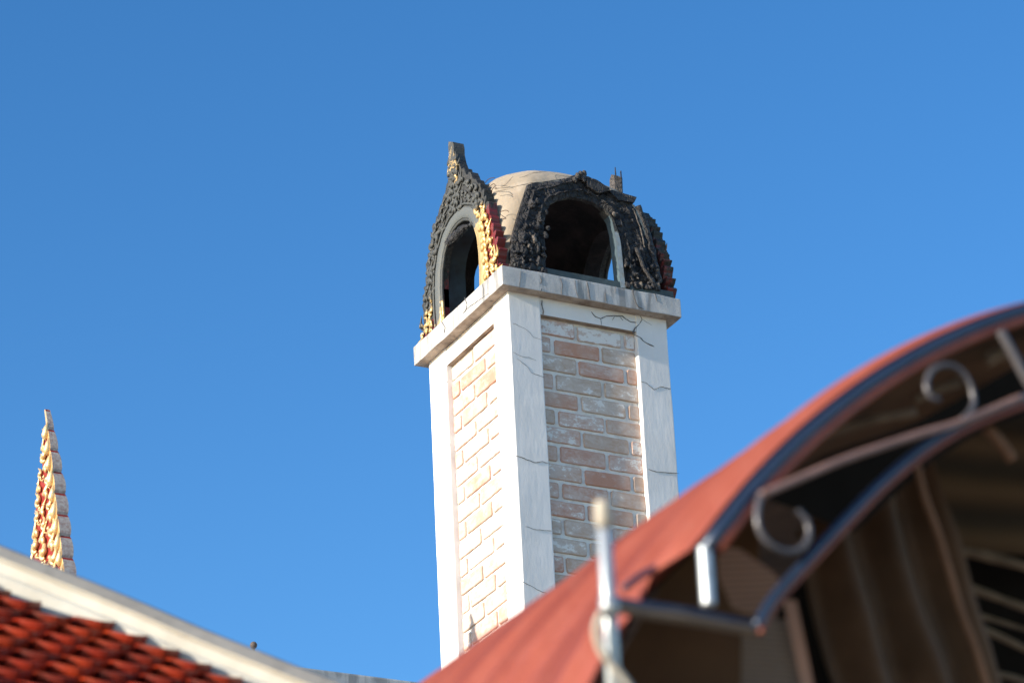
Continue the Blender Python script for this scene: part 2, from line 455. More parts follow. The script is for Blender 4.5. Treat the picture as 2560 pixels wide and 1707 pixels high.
crack(C5([(668, 925), (720, 950), (790, 988), (830, 1000)]), F0, wdt=.0028)
crack(C5([(690, 560), (740, 580), (860, 592)]), F0, wdt=.0013)
crack(C5([(115, 1010), (160, 975), (215, 933)]), L0, wdt=.002)
crack(C5([(565, 1000), (610, 960), (664, 925)]), L0, wdt=.002)
crack(C5([(545, 205), (590, 165), (610, 130), (632, 100)]), L0, wdt=.0012)
crack(C5([(90, 38), (140, 45), (200, 28)]), L0, wdt=.0016)
crack(C4([(230, 968), (290, 935), (318, 910)]), L0, wdt=.0013)
crack(C4([(1003, 318), (1000, 350), (1012, 400), (1008, 430)]), F0, wdt=.005)
for l, ww in ((([(985, 0), (1060, 80), (1150, 118), (1250, 75), (1400, 70), (1540, 72), (1600, 120), (1660, 170), (1780, 195), (1840, 215)]), .0045),
           (([(1150, 118), (1165, 200), (1160, 240)]), .002), (([(1840, 215), (1890, 130), (1850, 60)]), .004), (([(1840, 215), (1760, 290), (1720, 380)]), .006),
           (([(1890, 130), (1980, 190), (2060, 240)]), .0025), (([(1400, 80), (1360, 145)]), .003), (([(1490, 80), (1545, 150)]), .003)):
    crack(Rc(l), (1, .002 if l[0][0] > 1800 else .0045), wdt=ww)
# drips and cracks on the cornice faces
for l, ww in ((([(850, 110), (835, 230)]), .0016), (([(985, 140), (1000, 180), (990, 205)]), .003), (([(1135, 160), (1150, 210), (1145, 290)]), .0035), (([(1003, 232), (990, 262)]), .004),
              (([(1325, 185), (1340, 240), (1350, 320)]), .0045), (([(1240, 175), (1245, 230), (1262, 300)]), .0016), (([(1460, 270), (1466, 330)]), .003),
              (([(1660, 240), (1668, 300), (1700, 370), (1740, 385)]), .0045), (([(1820, 270), (1835, 330)]), .003), (([(1535, 225), (1530, 270)]), .0013)):
    crack(C4(l), (1, -OV-.001), 'drip_stain', ww)
for l, ww in ((([(570, 205), (580, 250), (578, 300)]), .004), (([(440, 300), (458, 350), (450, 400)]), .004), (([(270, 470), (300, 520), (292, 560)]), .0045),
              (([(430, 415), (470, 370), (560, 310), (620, 270)]), .002)):
    crack(C4(l), (0, -OV-.001), 'drip_stain', ww)

# ---- cap: chamfered shell with a dome on top, four arches through it
ZB = ZC + HC
def ring(zrel, k=36):
    """outline of the cap at height zrel above ZC"""
    c0 = .168; zt = .705
    if zrel <= zt:
        c = .03 + .138*((zrel-HC)/(zt-HC))**2; s = 1.0; m = 0
    else:
        ph = math.asin(min(1, (zrel-zt)/DH)); c = c0; s = math.cos(ph); m = min(1, (ph/1.2))
    out = []
    for i in range(k):
        th = 2*math.pi*(i+.5)/k; dx, dy = math.cos(th), math.sin(th)
        r = .5/max(abs(dx), abs(dy))
        r2 = (1.0-c)/(abs(dx)+abs(dy))      # chamfer plane |x|+|y| = 1-c
        r = min(r, r2); r = r*(1-m) + .485*m
        out.append((dx*r*s, dy*r*s))
    return out
DH = .285
def solid(rings, close=True):
    vs = []; n = len(rings[0][1])
    for z, pts in rings: vs += [(.5+x, .5+y, ZC+z) for x, y in pts]
    fs = []
    for i in range(len(rings)-1):
        for k in range(n): fs.append((i*n+k, i*n+(k+1) % n, (i+1)*n+(k+1) % n, (i+1)*n+k))
    fs.append(tuple(range(n-1, -1, -1))); fs.append(tuple((len(rings)-1)*n+k for k in range(n)))
    return vs, fs
zs = [HC-.004+.588*i/14 for i in range(15)]; zs[-1] = .705
zd = [.705+DH*math.sin(R(a)) for a in (4, 9, 15, 22, 30, 38, 46, 54, 62, 70, 78, 85)]
K = 64
rings = [(z, ring(max(z, HC), K)) for z in zs+zd]
ov, of = solid(rings)
inner = [(z, [(x*.80, y*.80) for x, y in ring(max(z, HC), K)]) for z in [HC-.05]+zs[1:]] + [(.705+(z-.705)*.72, [(x*.80, y*.80) for x, y in ring(z, K)]) for z in zd]
iv, if_ = solid(inner)
def tmp(vs, fs, m):
    me = bpy.data.meshes.new('t'); me.from_pydata([tuple(v) for v in vs], [], fs)
    me.materials.append(DM); me.materials.append(ST)
    for pl in me.polygons: pl.material_index = m
    bm = bmesh.new(); bm.from_mesh(me); bmesh.ops.recalc_face_normals(bm, faces=bm.faces); bm.to_mesh(me); bm.free()
    o = bpy.data.objects.new('t', me); sc.collection.objects.link(o); return o
def arch_pts(hw=.25, spring=.46, top=.672, base=HC+.05, n=18, c=.5):
    pts = [(c-hw, base)]
    pts += [(c-hw*math.cos(math.pi*i/n), spring+(top-spring)*math.sin(math.pi*i/n)**.9) for i in range(n+1)]
    pts.append((c+hw, base)); return pts
def prism(axis, base, hw, e0, e1):
    ap = arch_pts(hw=hw, base=base, top=.76, spring=.50); n = len(ap); vs = []
    for e in (e0, e1):
        for a, z in ap: vs.append((a, e, ZC+z) if axis == 1 else (e, a, ZC+z))
    fs = [(k, (k+1) % n, n+(k+1) % n, n+k) for k in range(n)] + [tuple(range(n)), tuple(range(2*n-1, n-1, -1))]
    return vs, fs
A = tmp(ov, of, 0); tools = [tmp(iv, if_, 1), tmp(*prism(0, HC-.02, .27, -.3, .5), 1), tmp(*prism(0, HC-.02, .25, .5, 1.3), 1), tmp(*prism(1, HC+.045, .29, -.3, .5), 1), tmp(*prism(1, HC+.02, .235, .5, 1.3), 1)]
for t_ in tools:
    md = A.modifiers.new('b', 'BOOLEAN'); md.operation = 'DIFFERENCE'; md.object = t_; md.solver = 'EXACT'
dg = bpy.context.evaluated_depsgraph_get(); ev = A.evaluated_get(dg); me = bpy.data.meshes.new_from_object(ev)
sv_ = [v.co.copy() for v in me.vertices]; sf = [tuple(p.vertices) for p in me.polygons]; sm = [p.material_index for p in me.polygons]
for o_ in [A]+tools: bpy.data.objects.remove(o_)
cap = mk('domed_cap', sv_, sf, None, ch, mats=[DM, ST], fm=sm)
print('CAP faces', len(sf))
bm = bmesh.new(); bm.from_mesh(cap.data)
for f in bm.faces: f.smooth = f.material_index == 0 and f.calc_area() < .02
bm.to_mesh(cap.data); bm.free()

# crack line round the dome joint
def dome_crack(pts, ww):
    # march the pixel ray to the dome surface numerically
    out = []
    for u, v in pts:
        d = ray(u, v); best = None
        t = 18.0
        while t < 19.9:
            q = CAM + d*t; zr = q.z-ZC
            if HC < zr < .705+DH:
                x, y = q.x-.5, q.y-.5; th = math.atan2(y, x)
                dx, dy = math.cos(th), math.sin(th)
                if zr <= .705: c, s, m = .03+.138*((zr-HC)/(.705-HC))**2, 1, 0
                else:
                    ph = math.asin(min(1, (zr-.705)/DH)); c, s, m = .168, math.cos(ph), min(1, ph/1.2)
                r = min(.5/max(abs(dx), abs(dy)), (1-c)/(abs(dx)+abs(dy))); r = (r*(1-m)+.485*m)*s
                if math.hypot(x, y) < r: best = q; break
            t += .003
        if best is not None: out.append(best - fw*.003)
    if len(out) < 2: return
    out = smooth_path(out, len(out)*5)
    b = MB(); b.tube(out, [ww*(.4+.8*abs(noise.noise(q*25))) for q in out], 5); b.build('crack', CRK, ch)
D1 = lambda l: [(1220+x/7.838, 410+y/7.838) for x, y in l]
dome_crack(D1([(130, 490), (200, 478), (330, 470), (470, 455), (600, 425), (720, 400), (840, 375), (950, 365), (1100, 350), (1250, 325), (1400, 305), (1530, 280)]), .0026)
dome_crack(D1([(110, 552), (200, 530), (300, 512), (430, 490)]), .0016)
dome_crack(D1([(250, 460), (350, 400), (420, 320), (490, 245)]), .0013)
dome_crack(D1([(620, 270), (740, 235), (860, 180), (1000, 165), (1150, 150), (1280, 125)]), .0013)
dome_crack(D1([(1350, 305), (1320, 220), (1500, 240), (1650, 250)]), .0013)
dome_crack(D1([(280, 1110), (380, 1010), (470, 985), (560, 1000)]), .0012)

# ---- charred crust on the front arch
YF = -.034
def fr(u, v): p = onp(u, v, 1, YF); return (p.x, p.z-ZC)
outer_px = [(1281, 668), (1279, 630), (1283, 592), (1300, 530), (1313, 490), (1323, 458), (1345, 455), (1390, 452), (1412, 444), (1432, 438), (1448, 436), (1459, 428), (1468, 440), (1495, 448), (1524, 470), (1528, 476), (1566, 487), (1573, 492), (1580, 507), (1592, 525), (1606, 560), (1620, 600), (1632, 645), (1645, 690), (1655, 728)]
inner_px = [(1366, 690), (1366, 640), (1364, 600), (1362, 560), (1366, 530), (1378, 508), (1400, 497), (1430, 491), (1465, 497), (1492, 508), (1512, 525), (1530, 550), (1541, 580), (1548, 610), (1552, 650), (1556, 690), (1560, 722)]
OUTL = [fr(*p) for p in outer_px]; INL = [fr(*p) for p in inner_px]
def poly_resample(P, n, sm=False):
    L = [0]
    for a, c in zip(P[:-1], P[1:]): L.append(L[-1]+math.hypot(c[0]-a[0], c[1]-a[1]))
    out = []; j = 0
    for i in range(n):
        s = L[-1]*i/(n-1)
        while j < len(L)-2 and L[j+1] < s: j += 1
        f = (s-L[j])/(L[j+1]-L[j]); out.append((P[j][0]+(P[j+1][0]-P[j][0])*f, P[j][1]+(P[j+1][1]-P[j][1])*f))
    return out
NT_, NR = 300, 44
OO = poly_resample(OUTL, NT_); II = poly_resample(INL, NT_)
vs = []; cols = []
def ridged(p):
    return noise.ridged_multi_fractal(p, .8, 2.1, 4, .9, 2.0)
for i in range(NT_):
    for j in range(NR+1):
        f = j/NR; x = II[i][0]+(OO[i][0]-II[i][0])*f; z = II[i][1]+(OO[i][1]-II[i][1])*f
        q = Vector((x*6, 3, z*6))
        edge = min(f, 1-f)*2; env = min(1, edge*3)
        lump = (noise.noise(q)*.6 + abs(noise.noise(q*2.7))*.9 + abs(noise.noise(q*6.5))*.55)
        cell = noise.voronoi(Vector((x*17, 0, z*13)))[0]; cl = (cell[1]-cell[0])
        low = max(0, 1-(z-.15)/.35)
        ridge = math.exp(-((f-.28)/.05)**2)*.012 + math.exp(-((f-.72)/.04)**2)*.010
        dy = -(.002 + env*(.016*lump + min(cl, .35)*.045*(.35+low) + ridge))
        jx = .006*noise.noise(q*5) if 0 < j < NR else .005*noise.noise(q*9)
        if j == NR: jx += .004*noise.noise(q*30)
        vs.append(Vector((x+jx, YF+.012+dy, ZC+z+.006*noise.noise(q*5+Vector((7, 0, 0))))))
        tip = max(0, lump-.55)*1.2 + (low*.5 if cl > .28 and noise.noise(q*3) > .12 else 0)
        tan = 1.0 if (tip > .45 and noise.noise(q*2+Vector((0, 5, 0))) > .05) else 0.0
        cols.append((min(.8, tan*min(1, tip)), 0, 0))
fs = [(i*(NR+1)+j, i*(NR+1)+j+1, (i+1)*(NR+1)+j+1, (i+1)*(NR+1)+j) for i in range(NT_-1) for j in range(NR)]
n0 = len(vs)
for i in range(NT_):   # back edges
    for (x, z) in (II[i], OO[i]): vs.append(Vector((x, .004, ZC+z))); cols.append((0, 0, 0))
for i in range(NT_-1):
    a = n0+2*i
    fs.append((i*(NR+1), (i+1)*(NR+1), a+2, a)); fs.append((i*(NR+1)+NR, a+1, a+3, (i+1)*(NR+1)+NR))
    fs.append((a, a+2, a+3, a+1))
crust_parts = (vs, fs, cols)
# clinker lumps and splinters on the crust
def lump(b, c, r, seed, tan=0.0, sq=(1, 1, 1)):
    bm = bmesh.new(); bmesh.ops.create_icosphere(bm, subdivisions=2, radius=1)
    vs = []
    for v in bm.verts:
        k = 1+.35*noise.noise(v.co*1.6+Vector((seed, 0, 0)))+.18*noise.noise(v.co*4+Vector((seed, 3, 0)))
        vs.append(Vector(c)+Vector((v.co.x*sq[0], v.co.y*sq[1], v.co.z*sq[2]))*r*k)
    bm.verts.index_update(); fs = [tuple(v.index for v in f.verts) for f in bm.faces]; bm.free()
    b.add(vs, fs, (tan, 0, 0))
b = MB(); b.add(crust_parts[0], crust_parts[1], crust_parts[2]); rnd = random.Random(4)
def in_px(u, v, y=YF-.01): p = onp(u, v, 1, y); return p
for k in range(90):
    if k < 42: u = rnd.uniform(1286, 1366); v = 668 - rnd.random()**1.3*75 + (u-1286)*.16
    elif k < 75: u = rnd.uniform(1565, 1650); v = 640 + rnd.random()*75 + (u-1565)*.2; u -= max(0, (700-v))*.15
    else: u = rnd.uniform(1325, 1370); v = rnd.uniform(500, 600)
    lump(b, in_px(u, v), rnd.uniform(.006, .016), k, .6 if (rnd.random() < .22 and k < 75) else 0, (1, .8, rnd.uniform(.7, 1.4)))
for (u, v, r) in ((1335, 600, .020), (1345, 612, .014), (1322, 614, .012), (1535, 535, .013), (1444, 440, .017), (1452, 436, .016), (1461, 434, .015), (1459, 446, .018), (1437, 449, .013), (1468, 447, .013)):
    lump(b, in_px(u, v), r, u, .6 if v > 590 else (.35 if u == 1535 else .12), (1, .8, 1.35))
b.build('charred_arch_front', CH, ch, label='burnt black crusted arch front')
def strip_px(pts, w0, y, mat, name, col=(0, 0, 0), n=40, flat=.5):
    P = smooth_path([onp(u, v, 1, y) for u, v in pts], n)
    P = [p+Vector((.004*noise.noise(p*22), 0, .003*noise.noise(p*31))) for p in P]
    b = MB(); b.tube(P, [w0*(.75+.5*abs(noise.noise(p*18))) for p in P], 8, col, flat, (0, 1, 0)); return b.build(name, mat, ch, True)
strip_px([(1583, 522), (1592, 545), (1604, 580), (1611, 612), (1613, 618)], .006, YF-.018, CH, 'burnt_moulding', (.55, 0, 0))
strip_px([(1595, 515), (1612, 555), (1624, 600), (1636, 650), (1650, 705)], .022, YF-.004, CH, 'burnt_moulding', (.06, 0, 0))
strip_px([(1592, 620), (1606, 660), (1622, 690), (1640, 716)], .017, YF-.016, CH, 'burnt_moulding', (.12, 0, 0))
# fallen plank of crust on top right
def plank(pts, th, mat, name, y0, y1):
    F = [onp(u, v, 1, y0) for u, v in pts]; n = len(F)
    Bk = [p+Vector((0, y1-y0, 0)) for p in F]
    o = mk(name, F+Bk, [tuple(range(n)), tuple(range(2*n-1, n-1, -1))]+[(k, n+k, n+(k+1) % n, (k+1) % n) for k in range(n)], mat, ch, col=[(0, 0, 0)]*(2*n))
    bm = bmesh.new(); bm.from_mesh(o.data); bmesh.ops.recalc_face_normals(bm, faces=bm.faces); bm.to_mesh(o.data); bm.free()
    return o
plank([(1466, 446), (1471, 441), (1524, 470), (1524, 476), (1500, 482), (1470, 466)], 0, CH, 'charred_plank', YF-.02, .10)
plank([(1523, 476), (1531, 475), (1592, 493), (1586, 506), (1545, 500)], 0, CH, 'charred_plank', YF-.012, .14)
b = MB(); b.box((.03, YF-.006, ZB+.001), (1.035, .0, ZB+.05)); o = b.build('burnt_sill', TEAL, ch); bevel_obj(o, .004)

# arch lining of the front opening: painted plaster left on the right jamb
REV = m_flat('sooty_blue_reveal', (.085, .125, .15), .7, 0, .45, .3, 10, .3); REV2 = m_flat('smoked_reveal', (.035, .05, .062), .7, 0, .6, .4, 7, .3, (.02, .016, .016))
def lining():
    base = [(x, z) for x, z in INL]; P = poly_resample(base, 110); vs = []; cols = []; fm = []
    P = P[int(110*.62):]; n = len(P); k0 = 3
    for i, (x, z) in enumerate(P):
        a = P[max(i-1, 0)]; c = P[min(i+1, n-1)]; t = Vector((c[0]-a[0], 0, c[1]-a[1])).normalized()
        inn = Vector((t.z, 0, -t.x))       # toward the opening
        s = .62+.38*i/(n-1); g_ = max(0, min(1, (s-.66)/.12)); th = .004 + .020*g_
        for (d, y) in ((-.004, YF-.012), (th, YF-.008), (th, .022), (-.004, .022)):
            vs.append(Vector((x, y, ZC+z))+inn*d); cols.append((1.3*(1-g_)+.1, 0, 0))
    fs = []
    for i in range(n-1):
        for k in range(4): fs.append((i*4+k, (i+1)*4+k, (i+1)*4+(k+1) % 4, i*4+(k+1) % 4)); fm.append(1 if k == 1 and i > k0 else 0)
    o = mk('arch_lining', vs, fs, None, ch, col=cols, mats=[LIN, REV], fm=fm)
    bm = bmesh.new(); bm.from_mesh(o.data); bmesh.ops.recalc_face_normals(bm, faces=bm.faces); bm.to_mesh(o.data); bm.free()
lining()
# sooty blue reveal of the sunny opening
b = MB(); ap = arch_pts(hw=.245, spring=.42, top=.645, base=HC+.001, n=30, c=.465); m_ = len(ap)
vs = []
for y, z in ap:
    k = 1+.03; vs += [(-.03, y, ZC+z), (.11, y, ZC+z), (.11, .465+(y-.465)*1.05, ZC+z*1.03), (-.03, .465+(y-.465)*1.05, ZC+z*1.03)]
b.add(vs, [(i*4+k, (i+1)*4+k, (i+1)*4+(k+1) % 4, i*4+(k+1) % 4) for i in range(m_-1) for k in range(4)])
b.build('arch_lining', REV2, ch)

# ---- carved gilded arch frames
def scroll(b, c, ux, uz, un, size, turn=1.0, col=(0, 0, 0), th=.28, rel=.5, tail=None):
    """kanok: a tapering curl lying on a plane (ux,uz), standing off along un; tail points along +uz"""
    pts = []; rad = []; n = 20
    for i in range(n):
        f = i/(n-1)
        if f < .5:           # curl
            g = f/.5; ang = math.pi*(1.75*(1-g))+0.1; r = size*(.07+.17*g)
            pts.append((turn*math.cos(ang)*r, math.sin(ang)*r)); rad.append(size*th*(.30+.42*g))
        else:                # long flame tail
            g = (f-.5)/.5; x0 = size*.24
            pts.append((turn*(x0 - size*.42*g*g + size*.10*math.sin(g*6.0)*g), size*.02 + size*1.25*g)); rad.append(size*th*(.72*(1-g)**.75+.03))
    P = [Vector(c)+ux*x+uz*y+un*(size*.10*math.sin(math.pi*min(1, i/(n*.7)))) for i, (x, y) in enumerate(pts)]
    b.tube(P, rad, 6, col, rel*1.5, un)
def frame(side, burnf, broken=False, name='carved_gable', label=None):
    """side -1: on the x=0 face looking -X; +1: on the x=1 face looking +X"""
    xf = -.050 if side < 0 else 1.058; xb = .0 if side < 0 else 1.0
    un = Vector((side, 0, 0)); uy = Vector((0, 1, 0)); uz = Vector((0, 0, 1))
    half = [(.472, HC), (.470, .18), (.458, .30), (.43, .42), (.40, .52), (.365, .60), (.325, .69), (.285, .76), (.215, .83), (.14, .89), (.098, .94), (.068, 1.0), (.055, 1.03), (.05, 1.035)]
    c = .478; ci = .465
    if broken: half = [(y*1.06, z) for y, z in half[:8]] + [(.235, .80), (.17, .80), (.10, .81)]; c = .487; ci = .49
    half_o = poly_resample(half, 150)
    inn = [(.238, HC), (.245, .22), (.245, .34), (.232, .44), (.195, .53), (.140, .595), (.07, .630), (0, .640)]
    if broken: inn = [(y*1.2, HC+(z-HC)*1.3) for y, z in inn]
    half_i = poly_resample(inn, 150)
    root = None
    rt_ = random.Random(31 if side < 0 else 77); cuts = {1: [0], -1: [0]}
    for s_ in cuts:
        while cuts[s_][-1] < 150: cuts[s_].append(cuts[s_][-1]+rt_.uniform(5.5, 15))
    amps = {s_: [rt_.uniform(.35, 1.25) for _ in cuts[s_]] for s_ in cuts}
    def mod(i, s):   # flame edge
        k = max(q for q in range(len(cuts[s])) if cuts[s][q] <= i)
        c0, c1 = cuts[s][k], cuts[s][min(k+1, len(cuts[s])-1)]; ph = (i-c0)/max(1e-3, c1-c0)
        amp = (.050 if i < 100 else (.034 if i < 135 else 0))*amps[s][k]
        sh = ph**1.4 if ph < .8 else .73-(ph-.8)*1.2
        return sh*amp - .006 + .006*noise.noise(Vector((i*.35, s*9, side*5)))
    # board
    O = []; I = []
    for sgn in (1, -1):
        seq = list(range(150)) if sgn > 0 else list(range(149, -1, -1))
        for i in seq:
            y, z = half_o[i]; k = mod(i, sgn)
            a = half_o[max(i-1, 0)]; d = half_o[min(i+1, 149)]; t = Vector((d[0]-a[0], d[1]-a[1])).normalized()
            O.append((c+sgn*(y+t.y*k), z-t.x*k)); I.append((ci+sgn*half_i[i][0], half_i[i][1]))
    b = MB(); n = len(O); vs = []; cols = []
    for (o_, i_) in zip(O, I):
        m1 = (i_[0]+(o_[0]-i_[0])*.5, i_[1]+(o_[1]-i_[1])*.5)
        for (p_, x) in ((i_, xb), (i_, xf), (m1, xf), (o_, xf), (o_, xb)):
            vs.append(Vector((x, p_[0], ZC+p_[1])))
            bf = burnf(p_[0], p_[1]); 
            cols.append((min(bf, .9) if x == xf else bf*.75, 1.0, 0))
    fs = []
    for i in range(n-1):
        for k in range(4):
            fs.append((i*5+k, i*5+k+1, (i+1)*5+k+1, (i+1)*5+k))
        fs.append((i*5+4, i*5, (i+1)*5, (i+1)*5+4))
    b.add(vs, fs, cols)
    board = b.build(name, GB, ch, label=label)
    bm = bmesh.new(); bm.from_mesh(board.data); bmesh.ops.recalc_face_normals(bm, faces=bm.faces); bm.to_mesh(board.data); bm.free()
    # smooth mouldings round the opening
    ax = xf
    full_i = [(ci-y, z) for y, z in half_i] + [(ci+y, z) for y, z in half_i[::-1]]
    fi = poly_resample(full_i, 120)
    def band(off, r, flat, nm, ash, lift=.0):
        P = []
        for i, (y, z) in enumerate(fi):
            a = fi[max(i-1, 0)]; d = fi[min(i+1, 119)]; t = Vector((d[0]-a[0], d[1]-a[1])).normalized()
            P.append(Vector((ax+side*lift, y - t.y*off, ZC+z + t.x*off)))
        b = MB(); b.tube(P, r, 10, (0, 0, 0), flat, un)
        b.c = [(burnf(v.y, v.z-ZC)*1.15, 0, ash) for v in b.v]
        return b.build(nm, GB, board, True)
    band(.036, .036, .32, 'arch_moulding', .9); band(.086, .007, 1.0, 'bead', .5, .004); band(-.004, .009, 1.0, 'bead', .3, -.006)
    # carving
    cb = MB(); rnd = random.Random(8)
    for sgn in (1, -1):
        i = 2
        while i < 132:
            y, z = half_o[i]; yi, zi = half_i[i]
            a = half_o[max(i-2, 0)]; d = half_o[min(i+2, 149)]; t = Vector((d[0]-a[0], d[1]-a[1])).normalized()
            tv = Vector((0, sgn*t.x, t.y)); nv = Vector((0, sgn*t.y, -t.x))
            wdt = math.hypot(y-yi, z-zi)
            for f in (.80, .52):
                if wdt*f < .105: continue
                py, pz = yi+(y-yi)*f, zi+(z-zi)*f
                s = rnd.uniform(.050, .098) * (1 if i < 100 else .8)
                pos = Vector((ax+side*.004, c+sgn*py, ZC+pz)) + tv*rnd.uniform(-.012, .012)
                d1 = (tv*(1.0) + nv*(.55 if f > .9 else rnd.uniform(-.5, .5))).normalized(); d2 = un.cross(d1)
                tn = (1 if d2.dot(nv) > 0 else -1)*(1 if f > .9 else rnd.choice((1, -1)))
                n0 = len(cb.v)
                scroll(cb, pos, d2, d1, un, s, tn)
                for q in range(n0, len(cb.v)):
                    v = cb.v[q]; bb_ = burnf(v.y, v.z-ZC); cb.c[q] = (bb_ + (.35*noise.noise(v*9)-.12)*(bb_ > .5), .7 if broken else 0, .35)
            i += 8
    if not broken:
        for k in range(20):       # tympanum filling over the arch
            z = .70+.016*k; y = c+((k*7) % 5-2)*.030*(1-.5*(z-.7)/.35)
            n0 = len(cb.v); d1 = Vector((0, ((k*7) % 5-2)*.15, 1)).normalized()
            scroll(cb, (ax+side*.004, y, ZC+z), un.cross(d1), d1, un, .072, 1 if k % 2 else -1)
            for q in range(n0, len(cb.v)): v = cb.v[q]; cb.c[q] = (burnf(v.y, v.z-ZC), 0, .35)
        # feet: outward curled toes
        for sgn in (1, -1):
            for k, (yy, zz, s) in enumerate(((.475, .145, .06), (.42, .15, .06), (.36, .15, .05), (.48, .20, .06))):
                n0 = len(cb.v)
                d1 = Vector((0, sgn*.8, -.35)).normalized() if k == 0 else Vector((0, sgn*.3, 1)).normalized()
                scroll(cb, (ax+side*.006, c+sgn*(yy-.01), ZC+zz), un.cross(d1), d1, un, s, -sgn*side)
                for q in range(n0, len(cb.v)): v = cb.v[q]; cb.c[q] = (burnf(v.y, v.z-ZC), 0, .3)
    for part in ((lambda y: y < c, lambda y: y >= c) if broken else (lambda y: True,)):
        p_ = MB(); idx = {}
        for f in cb.f:
            if part(cb.v[f[0]].y):
                for q in f:
                    if q not in idx: idx[q] = len(p_.v); p_.v.append(cb.v[q]); p_.c.append(cb.c[q])
                p_.f.append(tuple(idx[q] for q in f)); p_.m.append(0)
        p_.build('flame_carving', GB, board, True)
    return board
def burnL(y, z):
    """soot on the sunny gable: centre and top burnt black/grey, gilding left on the feet and the near flank"""
    d = (.56-z)*1.5 if y > .5 else (.62-z)*1.6
    b_ = .95 - max(0, d)
    if y < .27: b_ -= .95*max(0, min(1, (.30-y)/.12))*max(0, min(1, (.62-z)/.2))
    if y > .72: b_ += .25*max(0, min(1, (z-.3)/.1)) + .18
    return max(0, min(1, b_))
frame(-1, burnL, label='half burnt gilded arch frame with flame edge and broken tall finial')
frame(1, lambda y, z: .56+.6*(z-.2), True, label='charred arch frame with jagged dark red edge')
# finial block on top of the sunny gable
def slabpoly(poly, x0, x1, mat, name, colf, bev=.003):
    n = len(poly); vs = [Vector((x0, y, ZC+z)) for y, z in poly]+[Vector((x1, y, ZC+z)) for y, z in poly]
    fs = [tuple(range(n)), tuple(range(2*n-1, n-1, -1))]+[(k, n+k, n+(k+1) % n, (k+1) % n) for k in range(n)]
    o = mk(name, vs, fs, mat, ch, col=[colf(v) for v in vs])
    bm = bmesh.new(); bm.from_mesh(o.data); bmesh.ops.recalc_face_normals(bm, faces=bm.faces); bm.to_mesh(o.data); bm.free()
    return o
slabpoly([(.545, .98), (.415, .98), (.432, 1.03), (.444, 1.075), (.442, 1.115), (.452, 1.150), (.505, 1.178), (.512, 1.14), (.506, 1.09), (.522, 1.04)], -.066, .004, GB, 'finial', lambda v: (.9 if v.x > -.03 else (.60 if v.z > ZC+1.06 else .5), 0, .3))
b = MB()
for k in range(14):
    z = .88+.012*k; y = .478+((k*5) % 3-1)*.035; d1 = Vector((0, ((k*5) % 3-1)*.2, 1)).normalized()
    scroll(b, (-.060, y, ZC+z), Vector((-1, 0, 0)).cross(d1), d1, Vector((-1, 0, 0)), .05, 1 if k % 2 else -1)
b.c = [(.60+.3*noise.noise(v*20), 0, .25) for v in b.v]; b.build('finial_carving', GB, ch, True)
# stub of the burnt finial on the far frame
slabpoly([(.56, .93), (.44, .93), (.455, .985), (.466, 1.0), (.468, 1.10), (.48, 1.165), (.505, 1.18), (.53, 1.155), (.537, 1.08), (.53, 1.0), (.56, .97)], 1.0, 1.04, CH, 'finial_stub', lambda v: (.95 if v.x < 1.0 else .25, 0, 0))
b = MB(); b.tube([(1.035, .472, ZC+1.0), (1.04, .472, ZC+1.15)], .012, 6); b.tube([(1.03, .505, ZC+1.1), (1.03, .507, ZC+1.235)], [.007, .003], 5); b.tube([(1.05, .48, ZC+1.1), (1.05, .478, ZC+1.20)], [.006, .004], 5)
b.build('charred_splinter', CH, ch)
slabpoly([(.70, .80), (.30, .80), (.33, .90), (.42, .935), (.60, .935), (.67, .90)], .99, 1.04, CH, 'stub_base', lambda v: (.5 if v.z > ZC+.85 else .1, 0, 0))
# burnt fragment hanging in the sunny opening
Pf = smooth_path([onp(u, v, 0, -.035) for u, v in ((1112, 622), (1122, 606), (1140, 590), (1158, 572), (1178, 562), (1194, 552), (1200, 560))], 30)
b = MB(); b.tube(Pf, [.018+.012*math.sin(i*.2)+.010*noise.noise(q*30) for i, q in enumerate(Pf)], 9)
for i in range(0, 30, 2): lump(b, Pf[i]+Vector((-.008, .0, -.006)), .012+.008*abs(noise.noise(Pf[i]*20)), i, .0)
b.build('charred_fragment', CH, ch)
# loose wires
WIRE = m_flat('rusty_wire', (.10, .06, .045), .7, .3, .3, 0)
Wp = lambda l, y: smooth_path([onp(1040+x/7.467, 350+v/7.467, 0, y) for x, v in l], 24)
for l in ([(1290, 800), (1340, 745), (1400, 715), (1465, 708)], [(1350, 890), (1390, 860), (1450, 820), (1490, 860)], [(1400, 960), (1450, 890), (1480, 880), (1500, 905)],
          [(1560, 1350), (1640, 1320), (1700, 1318), (1730, 1340)], [(1600, 1470), (1680, 1465), (1630, 1430), (1590, 1400)], [(940, 1065), (1000, 1040), (1045, 1010)]):
    b = MB(); b.tube(Wp(l, -.02), .0022, 5); b.build('loose_wire', WIRE, ch, True)

# ------------------------------------------------------------------ gilded spire standing on the hall, between camera side and chimney
XS = -2.472; ST_T = .046
sp = thing('gilded_spire', 'slender gilded carved spire with red recesses rising behind the white roof ridge', 'spire', (XS, .45, HZ))
Lp = [(118, 1030), (115, 1050), (109, 1075), (111, 1088), (107, 1110), (108, 1135), (104, 1150), (106, 1175), (97, 1190), (99, 1210), (96, 1228), (93, 1250), (88, 1278), (92, 1295), (88, 1320), (90, 1335), (83, 1362), (82, 1390), (78, 1440), (70, 1560)]
Rp = [(121, 1020), (124, 1060), (127, 1085), (130, 1110), (134, 1150), (137, 1180), (141, 1210), (143, 1240), (147, 1270), (150, 1300), (154, 1330), (158, 1370), (163, 1410), (168, 1445), (178, 1560)]
Lw = [onp(u, v, 0, XS) for u, v in Lp]; Rw = [onp(u, v, 0, XS) for u, v in Rp]
zt_, zb_ = Rw[0].z, min(Lw[-1].z, Rw[-1].z)
